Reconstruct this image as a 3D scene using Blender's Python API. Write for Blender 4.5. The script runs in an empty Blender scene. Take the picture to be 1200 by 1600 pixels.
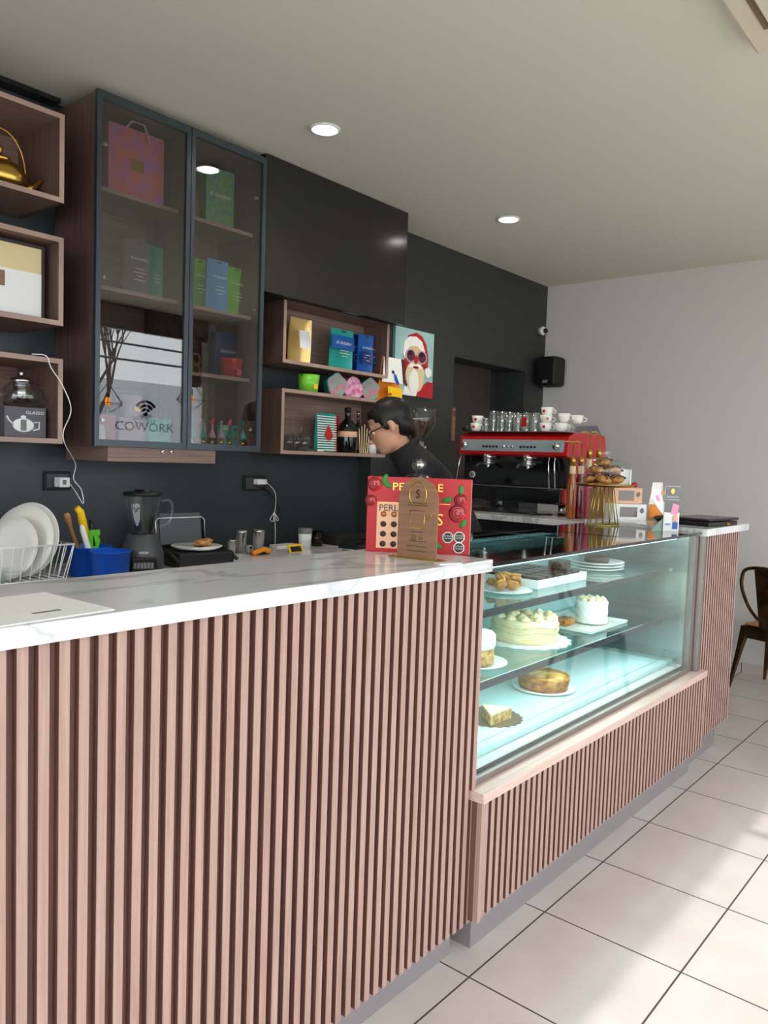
import bpy, bmesh, math, random
from mathutils import Vector, Matrix, noise
PI = math.pi
random.seed(7)
sc = bpy.context.scene
COL = sc.collection

# ---------------------------------------------------------------- camera
F = 1224.7368
yaw, pit, rol = 0.8726, -0.067, -0.0343
_f = Vector((math.sin(yaw)*math.cos(pit), math.cos(yaw)*math.cos(pit), math.sin(pit)))
_r = Vector((math.cos(yaw), -math.sin(yaw), 0)); _u = _r.cross(_f)
CR = _r*math.cos(rol) - _u*math.sin(rol); CU = _r*math.sin(rol) + _u*math.cos(rol); CF = _f
CP = Vector((0, 0, 1.5))
cd = bpy.data.cameras.new('camera'); cam = bpy.data.objects.new('camera', cd); COL.objects.link(cam)
cam.matrix_world = Matrix(((CR.x, CU.x, -CF.x, 0), (CR.y, CU.y, -CF.y, 0), (CR.z, CU.z, -CF.z, 1.5), (0, 0, 0, 1)))
cd.sensor_fit = 'VERTICAL'; cd.sensor_height = 24; cd.lens = 24*F/1600; cd.clip_start = .01
sc.camera = cam
def at(u, v, x=None, y=None, z=None):
    """point of the room seen at a place of the photograph, on a plane x=, y= or z="""
    d = CF + CR*((u-600)/F) - CU*((v-800)/F)
    t = (x-CP.x)/d.x if x is not None else (y-CP.y)/d.y if y is not None else (z-CP.z)/d.z
    return CP + d*t

# ---------------------------------------------------------------- light and exposure
sc.view_settings.view_transform = 'Standard'; sc.view_settings.look = 'None'
sc.view_settings.gamma = 1; sc.view_settings.exposure = 0.05
w = bpy.data.worlds.new('sky'); sc.world = w; w.use_nodes = True
bg = w.node_tree.nodes['Background']; bg.inputs[0].default_value = (.95, .97, 1.0, 1); bg.inputs[1].default_value = 4.9
def lamp(name, kind, loc, energy, col=(1, 1, 1), rot=(0, 0, 0), **k):
    l = bpy.data.lights.new(name, kind); l.energy = energy; l.color = col
    for a, b in k.items(): setattr(l, a, b)
    o = bpy.data.objects.new(name, l); o.location = loc; o.rotation_euler = rot; COL.objects.link(o); return o
sun_dir = Vector((-.13, 2.31, -2.87)).normalized()      # travels into the room through the shop window
lamp('sun', 'SUN', (2, -6, 8), 3.1, (1, .97, .93), sun_dir.to_track_quat('-Z', 'Y').to_euler(), angle=math.radians(.9))

# ---------------------------------------------------------------- materials
def lin(c):
    return tuple((x/12.92 if x <= .04045 else ((x+.055)/1.055)**2.4) for x in [v/255 for v in c]) + (1,)
MATS = {}
def mat(name, c=(200, 200, 200), r=.5, m=0, spec=.5, em=None, es=0, coat=0, trans=0, ior=1.45, alpha=1, bump=0, bs=200, vary=0, vs=8, c2=None, sub=0):
    if name in MATS: return MATS[name]
    k = bpy.data.materials.new(name); k.use_nodes = True; nt = k.node_tree; b = nt.nodes['Principled BSDF']
    b.inputs['Base Color'].default_value = lin(c); b.inputs['Roughness'].default_value = r; b.inputs['Metallic'].default_value = m
    b.inputs['Specular IOR Level'].default_value = spec; b.inputs['Coat Weight'].default_value = coat
    b.inputs['Transmission Weight'].default_value = trans; b.inputs['IOR'].default_value = ior
    if sub: b.inputs['Subsurface Weight'].default_value = sub; b.inputs['Subsurface Radius'].default_value = (.02, .008, .005)
    if em: b.inputs['Emission Color'].default_value = lin(em); b.inputs['Emission Strength'].default_value = es
    if bump or vary or c2:
        tc = nt.nodes.new('ShaderNodeTexCoord'); n = nt.nodes.new('ShaderNodeTexNoise')
        nt.links.new(tc.outputs['Object'], n.inputs['Vector'])
        if vary or c2:
            n.inputs['Scale'].default_value = vs; n.inputs['Detail'].default_value = 4
            rp = nt.nodes.new('ShaderNodeValToRGB'); a = lin(c); q = lin(c2) if c2 else tuple(x*(1-vary) for x in a[:3]) + (1,)
            rp.color_ramp.elements[0].position = .35; rp.color_ramp.elements[1].position = .65
            rp.color_ramp.elements[0].color = q; rp.color_ramp.elements[1].color = a
            nt.links.new(n.outputs['Fac'], rp.inputs['Fac']); nt.links.new(rp.outputs['Color'], b.inputs['Base Color'])
        if bump:
            n2 = nt.nodes.new('ShaderNodeTexNoise'); n2.inputs['Scale'].default_value = bs; nt.links.new(tc.outputs['Object'], n2.inputs['Vector'])
            bp = nt.nodes.new('ShaderNodeBump'); bp.inputs['Strength'].default_value = bump; bp.inputs['Distance'].default_value = .003
            nt.links.new(n2.outputs['Fac'], bp.inputs['Height']); nt.links.new(bp.outputs['Normal'], b.inputs['Normal'])
    MATS[name] = k; return k
def wood(name, c1, c2, scale=(60, 60, 2.2), r=.45):
    k = bpy.data.materials.new(name); k.use_nodes = True; nt = k.node_tree; b = nt.nodes['Principled BSDF']
    tc = nt.nodes.new('ShaderNodeTexCoord'); mp = nt.nodes.new('ShaderNodeMapping'); mp.inputs['Scale'].default_value = scale
    n = nt.nodes.new('ShaderNodeTexNoise'); n.inputs['Scale'].default_value = 1.6; n.inputs['Detail'].default_value = 6; n.inputs['Distortion'].default_value = .6
    rp = nt.nodes.new('ShaderNodeValToRGB'); rp.color_ramp.elements[0].position = .3; rp.color_ramp.elements[1].position = .7
    rp.color_ramp.elements[0].color = lin(c2); rp.color_ramp.elements[1].color = lin(c1)
    nt.links.new(tc.outputs['Object'], mp.inputs['Vector']); nt.links.new(mp.outputs['Vector'], n.inputs['Vector'])
    nt.links.new(n.outputs['Fac'], rp.inputs['Fac']); nt.links.new(rp.outputs['Color'], b.inputs['Base Color'])
    b.inputs['Roughness'].default_value = r; MATS[name] = k; return k
def glass(name, tint=(235, 245, 243), ior=1.5, rough=0.0, gl=1.0):
    k = bpy.data.materials.new(name); k.use_nodes = True; nt = k.node_tree; nt.nodes.remove(nt.nodes['Principled BSDF'])
    t = nt.nodes.new('ShaderNodeBsdfTransparent'); t.inputs[0].default_value = lin(tint)
    g = nt.nodes.new('ShaderNodeBsdfGlossy'); g.inputs['Roughness'].default_value = rough; g.inputs[0].default_value = (gl, gl, gl, 1)
    lw = nt.nodes.new('ShaderNodeLayerWeight'); lw.inputs[0].default_value = .5
    pw = nt.nodes.new('ShaderNodeMath'); pw.operation = 'POWER'; pw.inputs[1].default_value = 5; nt.links.new(lw.outputs['Facing'], pw.inputs[0])
    f0 = ((ior-1)/(ior+1))**2; ma = nt.nodes.new('ShaderNodeMath'); ma.operation = 'MULTIPLY_ADD'; ma.inputs[1].default_value = 1-f0; ma.inputs[2].default_value = f0
    nt.links.new(pw.outputs[0], ma.inputs[0]); mx = nt.nodes.new('ShaderNodeMixShader')
    nt.links.new(ma.outputs[0], mx.inputs[0]); nt.links.new(t.outputs[0], mx.inputs[1]); nt.links.new(g.outputs[0], mx.inputs[2])
    nt.links.new(mx.outputs[0], nt.nodes['Material Output'].inputs[0]); MATS[name] = k; return k
def marble():
    k = bpy.data.materials.new('marble'); k.use_nodes = True; nt = k.node_tree; b = nt.nodes['Principled BSDF']
    tc = nt.nodes.new('ShaderNodeTexCoord'); mp = nt.nodes.new('ShaderNodeMapping'); mp.inputs['Rotation'].default_value = (0, 0, .5); mp.inputs['Scale'].default_value = (1.1, 3.2, 2)
    n = nt.nodes.new('ShaderNodeTexNoise'); n.inputs['Scale'].default_value = 1.3; n.inputs['Detail'].default_value = 5; n.inputs['Distortion'].default_value = .7
    s = nt.nodes.new('ShaderNodeMath'); s.operation = 'SUBTRACT'; s.inputs[1].default_value = .5
    a = nt.nodes.new('ShaderNodeMath'); a.operation = 'ABSOLUTE'
    rp = nt.nodes.new('ShaderNodeValToRGB'); rp.color_ramp.elements[0].position = 0; rp.color_ramp.elements[0].color = lin((184, 187, 190))
    rp.color_ramp.elements[1].position = .03; rp.color_ramp.elements[1].color = lin((222, 222, 223))
    nt.links.new(tc.outputs['Object'], mp.inputs[0]); nt.links.new(mp.outputs[0], n.inputs[0]); nt.links.new(n.outputs[0], s.inputs[0]); nt.links.new(s.outputs[0], a.inputs[0])
    nt.links.new(a.outputs[0], rp.inputs[0]); nt.links.new(rp.outputs[0], b.inputs['Base Color']); b.inputs['Roughness'].default_value = .12
    MATS['marble'] = k; return k
def tiles():
    k = bpy.data.materials.new('floor_tiles'); k.use_nodes = True; nt = k.node_tree; b = nt.nodes['Principled BSDF']; L = nt.links
    tc = nt.nodes.new('ShaderNodeTexCoord'); sp = nt.nodes.new('ShaderNodeSeparateXYZ'); L.new(tc.outputs['Object'], sp.inputs[0])
    def mth(op, a, bb=None):
        q = nt.nodes.new('ShaderNodeMath'); q.operation = op
        for i, v in enumerate((a, bb)):
            if v is None: continue
            if isinstance(v, (int, float)): q.inputs[i].default_value = v
            else: L.new(v, q.inputs[i])
        return q.outputs[0]
    S = .4547; ds = []; ids = []
    for ax, off in ((0, 1.8703), (1, 1.185)):
        t = mth('DIVIDE', mth('SUBTRACT', sp.outputs[ax], off), S); fr = mth('FRACT', mth('ADD', t, 40.0)); ids.append(mth('FLOOR', t))
        ds.append(mth('MINIMUM', fr, mth('SUBTRACT', 1.0, fr)))
    d = mth('MINIMUM', ds[0], ds[1]); g = mth('LESS_THAN', d, .0062)
    n = nt.nodes.new('ShaderNodeTexNoise'); n.inputs['Scale'].default_value = 5; n.inputs['Detail'].default_value = 5; L.new(tc.outputs['Object'], n.inputs[0])
    rp = nt.nodes.new('ShaderNodeValToRGB'); rp.color_ramp.elements[0].position = .3; rp.color_ramp.elements[1].position = .7
    rp.color_ramp.elements[0].color = lin((190, 179, 173)); rp.color_ramp.elements[1].color = lin((200, 190, 184)); L.new(n.outputs[0], rp.inputs[0])
    mx = nt.nodes.new('ShaderNodeMix'); mx.data_type = 'RGBA'; L.new(g, mx.inputs[0]); L.new(rp.outputs[0], mx.inputs[6]); mx.inputs[7].default_value = lin((62, 54, 52))
    L.new(mx.outputs[2], b.inputs['Base Color'])
    L.new(mth('ADD', mth('MULTIPLY', g, .5), .32), b.inputs['Roughness'])
    bp = nt.nodes.new('ShaderNodeBump'); bp.inputs['Strength'].default_value = .5; bp.inputs['Distance'].default_value = .002; bp.invert = True
    L.new(g, bp.inputs['Height']); L.new(bp.outputs[0], b.inputs['Normal']); MATS['tiles'] = k; return k
wood('slat_wood', (176, 146, 136), (153, 123, 113), (90, 90, 2.0))
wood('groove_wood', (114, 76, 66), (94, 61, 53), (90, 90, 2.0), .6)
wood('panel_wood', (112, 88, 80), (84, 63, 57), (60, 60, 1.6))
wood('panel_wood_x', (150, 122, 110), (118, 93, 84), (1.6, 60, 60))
wood('edge_wood', (176, 148, 134), (158, 130, 118), (3, 60, 3))
wood('ledge_wood', (214, 190, 178), (190, 162, 150), (2, 60, 60), .3)
wood('oak', (190, 140, 90), (150, 104, 62), (2, 40, 40))
wood('brown_wood', (150, 112, 86), (126, 92, 70), (1.5, 40, 40))
marble(); tiles()
glass('cab_glass', (226, 227, 226), 1.75)
glass('case_glass', (240, 248, 247), 1.5)
glass('clear_glass', (249, 251, 251), 1.62)
glass('window_glass', (248, 250, 250), 1.2)
glass('dark_top_glass', (150, 172, 172), 1.7)
glass('tumbler_glass', (246, 250, 250), 2.4)
glass('shelf_glass', (205, 232, 230), 1.5)
glass('smoke_glass', (150, 140, 132), 1.5)
PAL = dict(panel_grey=dict(c=(150, 164, 168), r=.35, m=.2),
 wall_black=dict(c=(52, 54, 54), r=.5, bump=.05, bs=90), backsplash=dict(c=(52, 57, 61), r=.34), wall_white=dict(c=(206, 203, 199), r=.85, bump=.05, bs=60),
 ceiling=dict(c=(214, 212, 198), r=.9), kick=dict(c=(128, 120, 122), r=.4), black=dict(c=(18, 18, 19), r=.35), black_matte=dict(c=(26, 26, 27), r=.7),
 black_gloss=dict(c=(14, 15, 16), r=.08, coat=.4), flap_black=dict(c=(40, 40, 38), r=.16), alu_dark=dict(c=(74, 82, 88), r=.35, m=.6), steel=dict(c=(190, 190, 190), r=.25, m=1),
 steel_brushed=dict(c=(150, 142, 138), r=.38, m=.8), chrome=dict(c=(225, 225, 225), r=.08, m=1), gold=dict(c=(212, 172, 82), r=.22, m=1), gold_paint=dict(c=(206, 186, 92), r=.3, m=.7),
 brass=dict(c=(190, 146, 74), r=.3, m=1), white=dict(c=(236, 236, 234), r=.4), paper=dict(c=(240, 240, 238), r=.7), porcelain=dict(c=(238, 236, 230), r=.15, coat=.3),
 red=dict(c=(186, 20, 28), r=.3, coat=.3), box_red=dict(c=(178, 12, 22), r=.4), dark_red=dict(c=(120, 16, 22), r=.4), peach=dict(c=(232, 182, 148), r=.5), kraft=dict(c=(176, 136, 96), r=.75, vary=.1),
 green=dict(c=(90, 190, 40), r=.4), lime=dict(c=(120, 200, 60), r=.35), teal=dict(c=(20, 160, 150), r=.3), teal_deep=dict(c=(12, 112, 112), r=.35), blue=dict(c=(16, 92, 176), r=.35), bin_blue=dict(c=(10, 84, 196), r=.4),
 navy=dict(c=(18, 50, 110), r=.4), yellow=dict(c=(250, 200, 10), r=.35), orange=dict(c=(240, 140, 20), r=.4), pink=dict(c=(232, 150, 190), r=.45), hot_pink=dict(c=(228, 70, 110), r=.45), mauve=dict(c=(196, 168, 190), r=.5), lilac=dict(c=(170, 140, 190), r=.5),
 rose=dict(c=(206, 96, 112), r=.5), mint=dict(c=(100, 206, 196), r=.45), foil=dict(c=(214, 182, 116), r=.28, m=.75), grey=dict(c=(120, 120, 122), r=.5), dark_grey=dict(c=(66, 68, 72), r=.4), mid_grey=dict(c=(92, 90, 96), r=.5),
 skin=dict(c=(206, 150, 122), r=.5, sub=.08), hair=dict(c=(16, 13, 12), r=.5), shirt=dict(c=(24, 24, 28), r=.85), jeans=dict(c=(36, 40, 54), r=.8), leaf=dict(c=(40, 130, 50), r=.5),
 cream=dict(c=(246, 224, 180), r=.5, sub=.1, vary=.1, vs=30), merin=dict(c=(250, 240, 214), r=.5, vary=.12, vs=50, c2=(232, 196, 120)), sponge=dict(c=(232, 196, 120), r=.7, c2=(170, 110, 50), vs=60), crust=dict(c=(196, 130, 56), r=.6, c2=(120, 66, 26), vs=40),
 custard=dict(c=(244, 206, 90), r=.3, c2=(160, 92, 34), vs=14), choc=dict(c=(52, 30, 22), r=.45), cookie=dict(c=(206, 150, 84), r=.7, c2=(150, 94, 46), vs=40), beans=dict(c=(74, 42, 28), r=.5, bump=.6, bs=120), icing=dict(c=(246, 244, 238), r=.5),
 deck_white=dict(c=(200, 228, 228), r=.25), amber=dict(c=(160, 84, 20), r=.15, coat=.5), syrup_red=dict(c=(112, 24, 50), r=.15, coat=.5), sage=dict(c=(140, 168, 150), r=.6), bronze=dict(c=(112, 84, 52), r=.3, m=.85, c2=(70, 50, 34), vs=12),
 asphalt=dict(c=(176, 172, 166), r=.9), bark=dict(c=(70, 64, 58), r=.9), facade=dict(c=(214, 218, 224), r=.9), canvas_blue=dict(c=(164, 206, 204), r=.7, vary=.15, vs=6), brown_dark=dict(c=(58, 48, 44), r=.5), wine=dict(c=(92, 40, 50), r=.5),
 ac_white=dict(c=(214, 206, 184), r=.5), ac_dark=dict(c=(120, 100, 70), r=.6), led=dict(c=(255, 255, 255), em=(255, 252, 244), es=14), bulb=dict(c=(255, 160, 40), em=(255, 150, 30), es=6), tubeled=dict(c=(255, 255, 255), em=(230, 252, 255), es=5),
 clear_blue=dict(c=(90, 150, 200), r=.3), sand=dict(c=(226, 206, 160), r=.6), flesh_gold=dict(c=(226, 190, 140), r=.6), plate_board=dict(c=(120, 104, 72), r=.35, m=.5))
def G(n):
    if n in MATS: return MATS[n]
    return mat(n, **PAL[n])

# ---------------------------------------------------------------- mesh builder
TXT = {}
def text_geo(s, size):
    key = s
    if key not in TXT:
        cu = bpy.data.curves.new('t', 'FONT'); cu.body = s; cu.size = 1; cu.align_x = 'CENTER'; cu.align_y = 'CENTER'; cu.resolution_u = 2
        o = bpy.data.objects.new('t', cu); COL.objects.link(o); dg = bpy.context.evaluated_depsgraph_get(); dg.update()
        me = bpy.data.meshes.new_from_object(o.evaluated_get(dg))
        TXT[key] = ([tuple(v.co) for v in me.vertices], [tuple(p.vertices) for p in me.polygons])
        bpy.data.objects.remove(o); bpy.data.curves.remove(cu); bpy.data.meshes.remove(me)
    vs, fs = TXT[key]
    return [(a*size, b*size) for a, b, _ in vs], fs
class MB:
    def __init__(s, M=None): s.v = []; s.f = []; s.M = M or Matrix.Identity(4)
    def add(s, vs, fs, m, smooth=False):
        n = len(s.v); s.v += [s.M @ Vector(p) for p in vs]; s.f += [(tuple(i+n for i in f), m, smooth) for f in fs]; return s
    def box(s, x0, x1, y0, y1, z0, z1, m, bev=0, seg=2):
        if bev <= 0:
            vs = [(x, y, z) for x in (x0, x1) for y in (y0, y1) for z in (z0, z1)]
            return s.add(vs, [(0, 1, 3, 2), (4, 6, 7, 5), (0, 4, 5, 1), (2, 3, 7, 6), (0, 2, 6, 4), (1, 5, 7, 3)], m)
        bm = bmesh.new(); bmesh.ops.create_cube(bm, size=1)
        for v in bm.verts: v.co = Vector(((x0+x1)/2 + v.co.x*(x1-x0), (y0+y1)/2 + v.co.y*(y1-y0), (z0+z1)/2 + v.co.z*(z1-z0)))
        bmesh.ops.bevel(bm, geom=bm.edges[:], offset=bev, segments=seg, affect='EDGES', profile=.5)
        bm.verts.index_update(); s.add([v.co.copy() for v in bm.verts], [tuple(v.index for v in f.verts) for f in bm.faces], m, seg > 2); bm.free(); return s
    def lathe(s, prof, m, c=(0, 0, 0), n=28, sm=True, sx=1, sy=1):
        vs = []; fs = []; c = Vector(c)
        for r, z in prof: vs += [(c.x + r*sx*math.cos(2*PI*i/n), c.y + r*sy*math.sin(2*PI*i/n), c.z + z) for i in range(n)]
        for k in range(len(prof)-1):
            for i in range(n): j = (i+1) % n; fs.append((k*n+i, k*n+j, (k+1)*n+j, (k+1)*n+i))
        if prof[0][0] > 1e-5: fs.append(tuple(reversed(range(n))))
        if prof[-1][0] > 1e-5: fs.append(tuple(range((len(prof)-1)*n, len(prof)*n)))
        return s.add(vs, fs, m, sm)
    def tube(s, pts, r, m, n=8, sm=True, closed=False):
        pts = [Vector(p) for p in pts]; vs = []; fs = []; N = len(pts); rr = r if isinstance(r, (list, tuple)) else [r]*N
        up = Vector((0, 0, 1)); t0 = (pts[1]-pts[0]).normalized()
        if abs(t0.z) > .9: up = Vector((1, 0, 0))
        nrm = t0.cross(up).normalized()
        for k in range(N):
            t = ((pts[(k+1) % N] if (k < N-1 or closed) else pts[k]) - (pts[k-1] if (k > 0 or closed) else pts[k])).normalized()
            nrm = (nrm - t*nrm.dot(t)).normalized(); b = t.cross(nrm)
            vs += [pts[k] + (nrm*math.cos(2*PI*i/n) + b*math.sin(2*PI*i/n))*rr[k] for i in range(n)]
        for k in range(N if closed else N-1):
            for i in range(n): j = (i+1) % n; q = (k+1) % N; fs.append((k*n+i, k*n+j, q*n+j, q*n+i))
        if not closed: fs.append(tuple(reversed(range(n)))); fs.append(tuple(range((N-1)*n, N*n)))
        return s.add(vs, fs, m, sm)
    def cyl(s, p0, p1, r, m, n=20, r1=None): return s.tube([p0, p1], [r, r if r1 is None else r1], m, n)
    def prism(s, poly, y0, y1, m):            # outline in x,z pushed along y
        n = len(poly); vs = [(x, y0, z) for x, z in poly] + [(x, y1, z) for x, z in poly]
        fs = [tuple(range(n)), tuple(reversed(range(n, 2*n)))] + [(i, n+i, n+(i+1) % n, (i+1) % n) for i in range(n)]
        return s.add(vs, fs, m)
    def slab(s, poly, z0, z1, m):             # outline in x,y pushed along z
        n = len(poly); vs = [(x, y, z0) for x, y in poly] + [(x, y, z1) for x, y in poly]
        fs = [tuple(reversed(range(n))), tuple(range(n, 2*n))] + [(i, (i+1) % n, n+(i+1) % n, n+i) for i in range(n)]
        return s.add(vs, fs, m)
    def ell(s, c, r, m, n=16, k=10, rot=None, amp=0, fq=20):
        r = (r, r, r) if isinstance(r, (int, float)) else r; vs = []; fs = []; c = Vector(c)
        for j in range(k+1):
            a = -PI/2 + PI*j/k
            for i in range(n):
                p = Vector((r[0]*math.cos(a)*math.cos(2*PI*i/n), r[1]*math.cos(a)*math.sin(2*PI*i/n), r[2]*math.sin(a)))
                if rot: p = rot @ p
                p += c
                if amp: p = c + (p-c)*(1 + amp*noise.noise(p*fq))
                vs.append(p)
        for j in range(k):
            for i in range(n): q = (i+1) % n; fs.append((j*n+i, j*n+q, (j+1)*n+q, (j+1)*n+i))
        return s.add(vs, fs, m, True)
    def text(s, t, size, m, fn=None, c=(0, 0), y=0, sx=1):
        """letters standing in the x,z plane, read from -y"""
        vs, fs = text_geo(t, size); fn = fn or (lambda x, z: (x, y, z))
        return s.add([fn(c[0]+a*sx, c[1]+b) for a, b in vs], fs, m)
    def build(s, name, parent=None, label=None, cat=None, group=None, kind=None, loc=(0, 0, 0), rz=0, world=False):
        me = bpy.data.meshes.new(name); off = Vector((0, 0, 0))
        if world: off = Vector(parent.location) if parent else Vector(loc)
        me.from_pydata([tuple(p-off) for p in s.v], [], [f for f, _, _ in s.f])
        names = []
        for i, (_, m, sm) in enumerate(s.f):
            if m not in names: names.append(m); me.materials.append(G(m))
            p = me.polygons[i]; p.material_index = names.index(m); p.use_smooth = sm
        me.validate(); me.update()
        o = bpy.data.objects.new(name, me); COL.objects.link(o)
        if parent: o.parent = parent
        else: o.location = loc; o.rotation_euler.z = rz
        tag(o, label, cat, group, kind); return o
def spline(pts, k=6):
    P = [Vector(p) for p in pts]; P = [P[0]*2-P[1]] + P + [P[-1]*2-P[-2]]; out = []
    for i in range(1, len(P)-2):
        for j in range(k):
            t = j/k; a, b, c, d = P[i-1], P[i], P[i+1], P[i+2]
            out.append(.5*((2*b) + (c-a)*t + (2*a-5*b+4*c-d)*t*t + (3*b-a-3*c+d)*t**3))
    return out + [P[-2]]
def tag(o, label=None, cat=None, group=None, kind=None):
    for a, b in (('label', label), ('category', cat), ('group', group), ('kind', kind)):
        if b: o[a] = b
def thing(name, label, cat, loc, rz=0, group=None):
    o = bpy.data.objects.new(name, None); o.empty_display_size = .05; COL.objects.link(o); o.location = loc; o.rotation_euler.z = rz
    tag(o, label, cat, group); return o
def copy_tree(o, parent=None):
    c = o.copy(); COL.objects.link(c)
    if parent: c.parent = parent
    for ch in [q for q in bpy.data.objects if q.parent == o]: copy_tree(ch, c)
    return c
def struct(name, mb): return mb.build(name, kind='structure')

# ---------------------------------------------------------------- room
ZC = 3.045; YW = 3.52; YD = 3.42; XR = 6.19; YF = -1.30; XL = -2.6
XD0, XD1, ZD = 4.828, 5.861, 2.281
struct('floor', MB().box(XL, XR+.1, YF-.1, 4.8, -.08, 0, 'tiles'))
struct('ceiling', MB().box(XL, XR+.1, YF-.1, 4.8, ZC, ZC+.1, 'ceiling'))
m = MB().box(XL, 3.92, YW, YW+.1, 0, ZC, 'backsplash')
struct('wall_back', m)
m = MB()
m.box(3.921, XD0, YD, YD+.28, 0, ZC, 'wall_black'); m.box(XD1, XR, YD, YD+.28, 0, ZC, 'wall_black'); m.box(XD0, XD1, YD, YD+.28, ZD, ZC, 'wall_black')
struct('wall_doorway', m)
m = MB(); m.box(3.6, 6.29, 4.7, 4.8, 0, ZC, 'black_matte'); m.box(3.55, 3.6, 3.71, 4.8, 0, ZC, 'black_matte'); struct('wall_passage', m)
d1 = MB().box(XD0+.002, XD0+.82, YD+.20, YD+.24, 0, ZD-.002, 'brown_dark').build('door_1', kind='structure')
MB().box(XD0-.01, XD0+.028, YD-.012, YD+.03, 1.66, 1.90, 'brown_wood').box(XD0-.002, XD0+.02, YD-.016, YD-.012, 1.84, 1.88, 'wine').build('door_handle', d1, label='pale wooden pull on the edge of the opening')
struct('wall_right', MB().box(XR, XR+.1, YF, 4.7, 0, ZC, 'wall_white'))
struct('baseboard_right', MB().box(XR-.012, XR, YF, YD-.001, 0, .075, 'tiles'))
m = MB().box(XL-.1, XL, 1.9, YW, 0, ZC, 'wall_white'); m.box(XL-.1, XL, YF, 1.9, 2.8, ZC, 'wall_white'); struct('wall_left', m)
w2 = MB().box(XL-.06, XL-.052, YF, 1.9, 0, 2.8, 'window_glass').build('added_window', kind='structure')  # unseen glazing, added to let daylight reach the right wall and ceiling
MB().box(XL-.09, XL-.02, .3, .35, 0, 2.8, 'black').box(XL-.09, XL-.02, YF, 1.9, 2.75, 2.8, 'black').build('window_frame', w2)
# front wall with the shop window
m = MB(); WX0, WX1, WZ1 = -2.3, 5.75, 2.84
m.box(XL, WX0, YF-.12, YF, 0, ZC, 'wall_white'); m.box(WX1, XR, YF-.12, YF, 0, ZC, 'wall_white'); m.box(WX0, WX1, YF-.12, YF, WZ1, ZC, 'black_matte')
m.box(WX0, WX1, YF-.12, YF, 0, .25, 'wall_white'); struct('wall_front', m)
w1 = MB().box(WX0, WX1, YF-.07, YF-.062, .25, WZ1, 'window_glass').build('window_1', kind='structure')
m = MB()
for x in (WX0, -.25, 1.8, 3.55, WX1-.05): m.box(x, x+.05, YF-.10, YF-.03, .25, WZ1, 'white' if x > 5 else 'black')
m.box(WX0, WX1, YF-.10, YF-.03, WZ1-.05, WZ1, 'black'); m.box(WX0, WX1, YF-.10, YF-.03, .25, .30, 'black'); m.build('window_frame', w1)
# window lettering, meant to be read from the street
m = MB(); c = at(234, 630, y=7.58); yy = YF-.058
for k, rr in enumerate((.14, .095, .052)):
    m.tube([(c.x + rr*math.cos(a), yy, c.z-.12 + rr*math.sin(a)) for a in [PI*(.2+.6*i/12) for i in range(13)]], .016, 'black', 6)
m.ell((c.x, yy, c.z-.12), .026, 'black')
c2 = at(234, 652, y=7.58); m.text('WIFI', .08, 'black', c=(c2.x, c2.z), y=yy); c2 = at(234, 659, y=7.58); m.text('COFFEE', .08, 'black', c=(c2.x, c2.z), y=yy)
c2 = at(233, 668, y=7.58); m.text('COWORK', .14, 'black', c=(c2.x, c2.z), y=yy, sx=1.15)
m.build('window_lettering', w1, label='black wireless symbol and coffee and cowork lettering')
m = MB(); c = at(312, 569, y=7.58)
m.prism([(c.x + .19*math.cos(a), c.z + .27*math.sin(a)) for a in [2*PI*i/40 for i in range(40)]], yy-.004, yy, 'black')
m.tube([(c.x + .165*math.cos(a), yy+.003, c.z + .24*math.sin(a)) for a in [2*PI*i/40 for i in range(40)]], .004, 'gold', 5, closed=True)
m.tube([(c.x + s*.055*math.sin(a)*1.0, yy+.006, c.z + (.062 if s > 0 else -.062) - .062*math.cos(a)*s) for s in (1, -1) for a in [2*PI*i/14 for i in range(14)]], .016, 'flesh_gold', 6)
m.build('window_logo', w1, label='oval black sticker with pale gold figure')
# ceiling spots
SP = thing('ceiling_spotlight', 'round recessed ceiling spotlight nearest the glass door cabinet', 'light', (2.695, 2.705, ZC))
MB().lathe([(.074, -.002), (.074, -.010), (.060, -.010), (.058, -.004)], 'white').build('trim_ring', SP)
MB().lathe([(.057, -.0085), (0, -.0085)], 'led', n=24).build('lamp_disc', SP)
SP2 = copy_tree(SP); SP2.location = (4.35, 2.705, ZC); SP2['label'] = 'round recessed ceiling spotlight above the doorway side, farther from the cabinets'
for x in (2.695, 4.35): lamp('spot_light', 'SPOT', (x, 2.705, ZC-.03), 26, (1, .93, .82), (0, 0, 0), spot_size=math.radians(130), spot_blend=.8, shadow_soft_size=.07)
# air conditioner
ac = thing('ceiling_air_conditioner', 'cream ceiling cassette air conditioner at the upper right corner', 'air conditioner', (2.60, .43, ZC-.05))
MB().box(-.47, .47, -.47, .47, 0, .048, 'ac_white', .012).build('panel', ac)
m = MB(); m.box(-.25, .25, -.25, .25, -.006, .001, 'ac_white'); m.build('grille', ac)
for i in range(4):
    q = MB(Matrix.Rotation(i*PI/2, 4, 'Z')); q.box(-.30, .30, .31, .40, -.004, .001, 'ac_dark'); q.box(-.29, .29, .33, .375, -.014, -.002, 'ac_white', .003); q.build('louver', ac)
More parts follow.
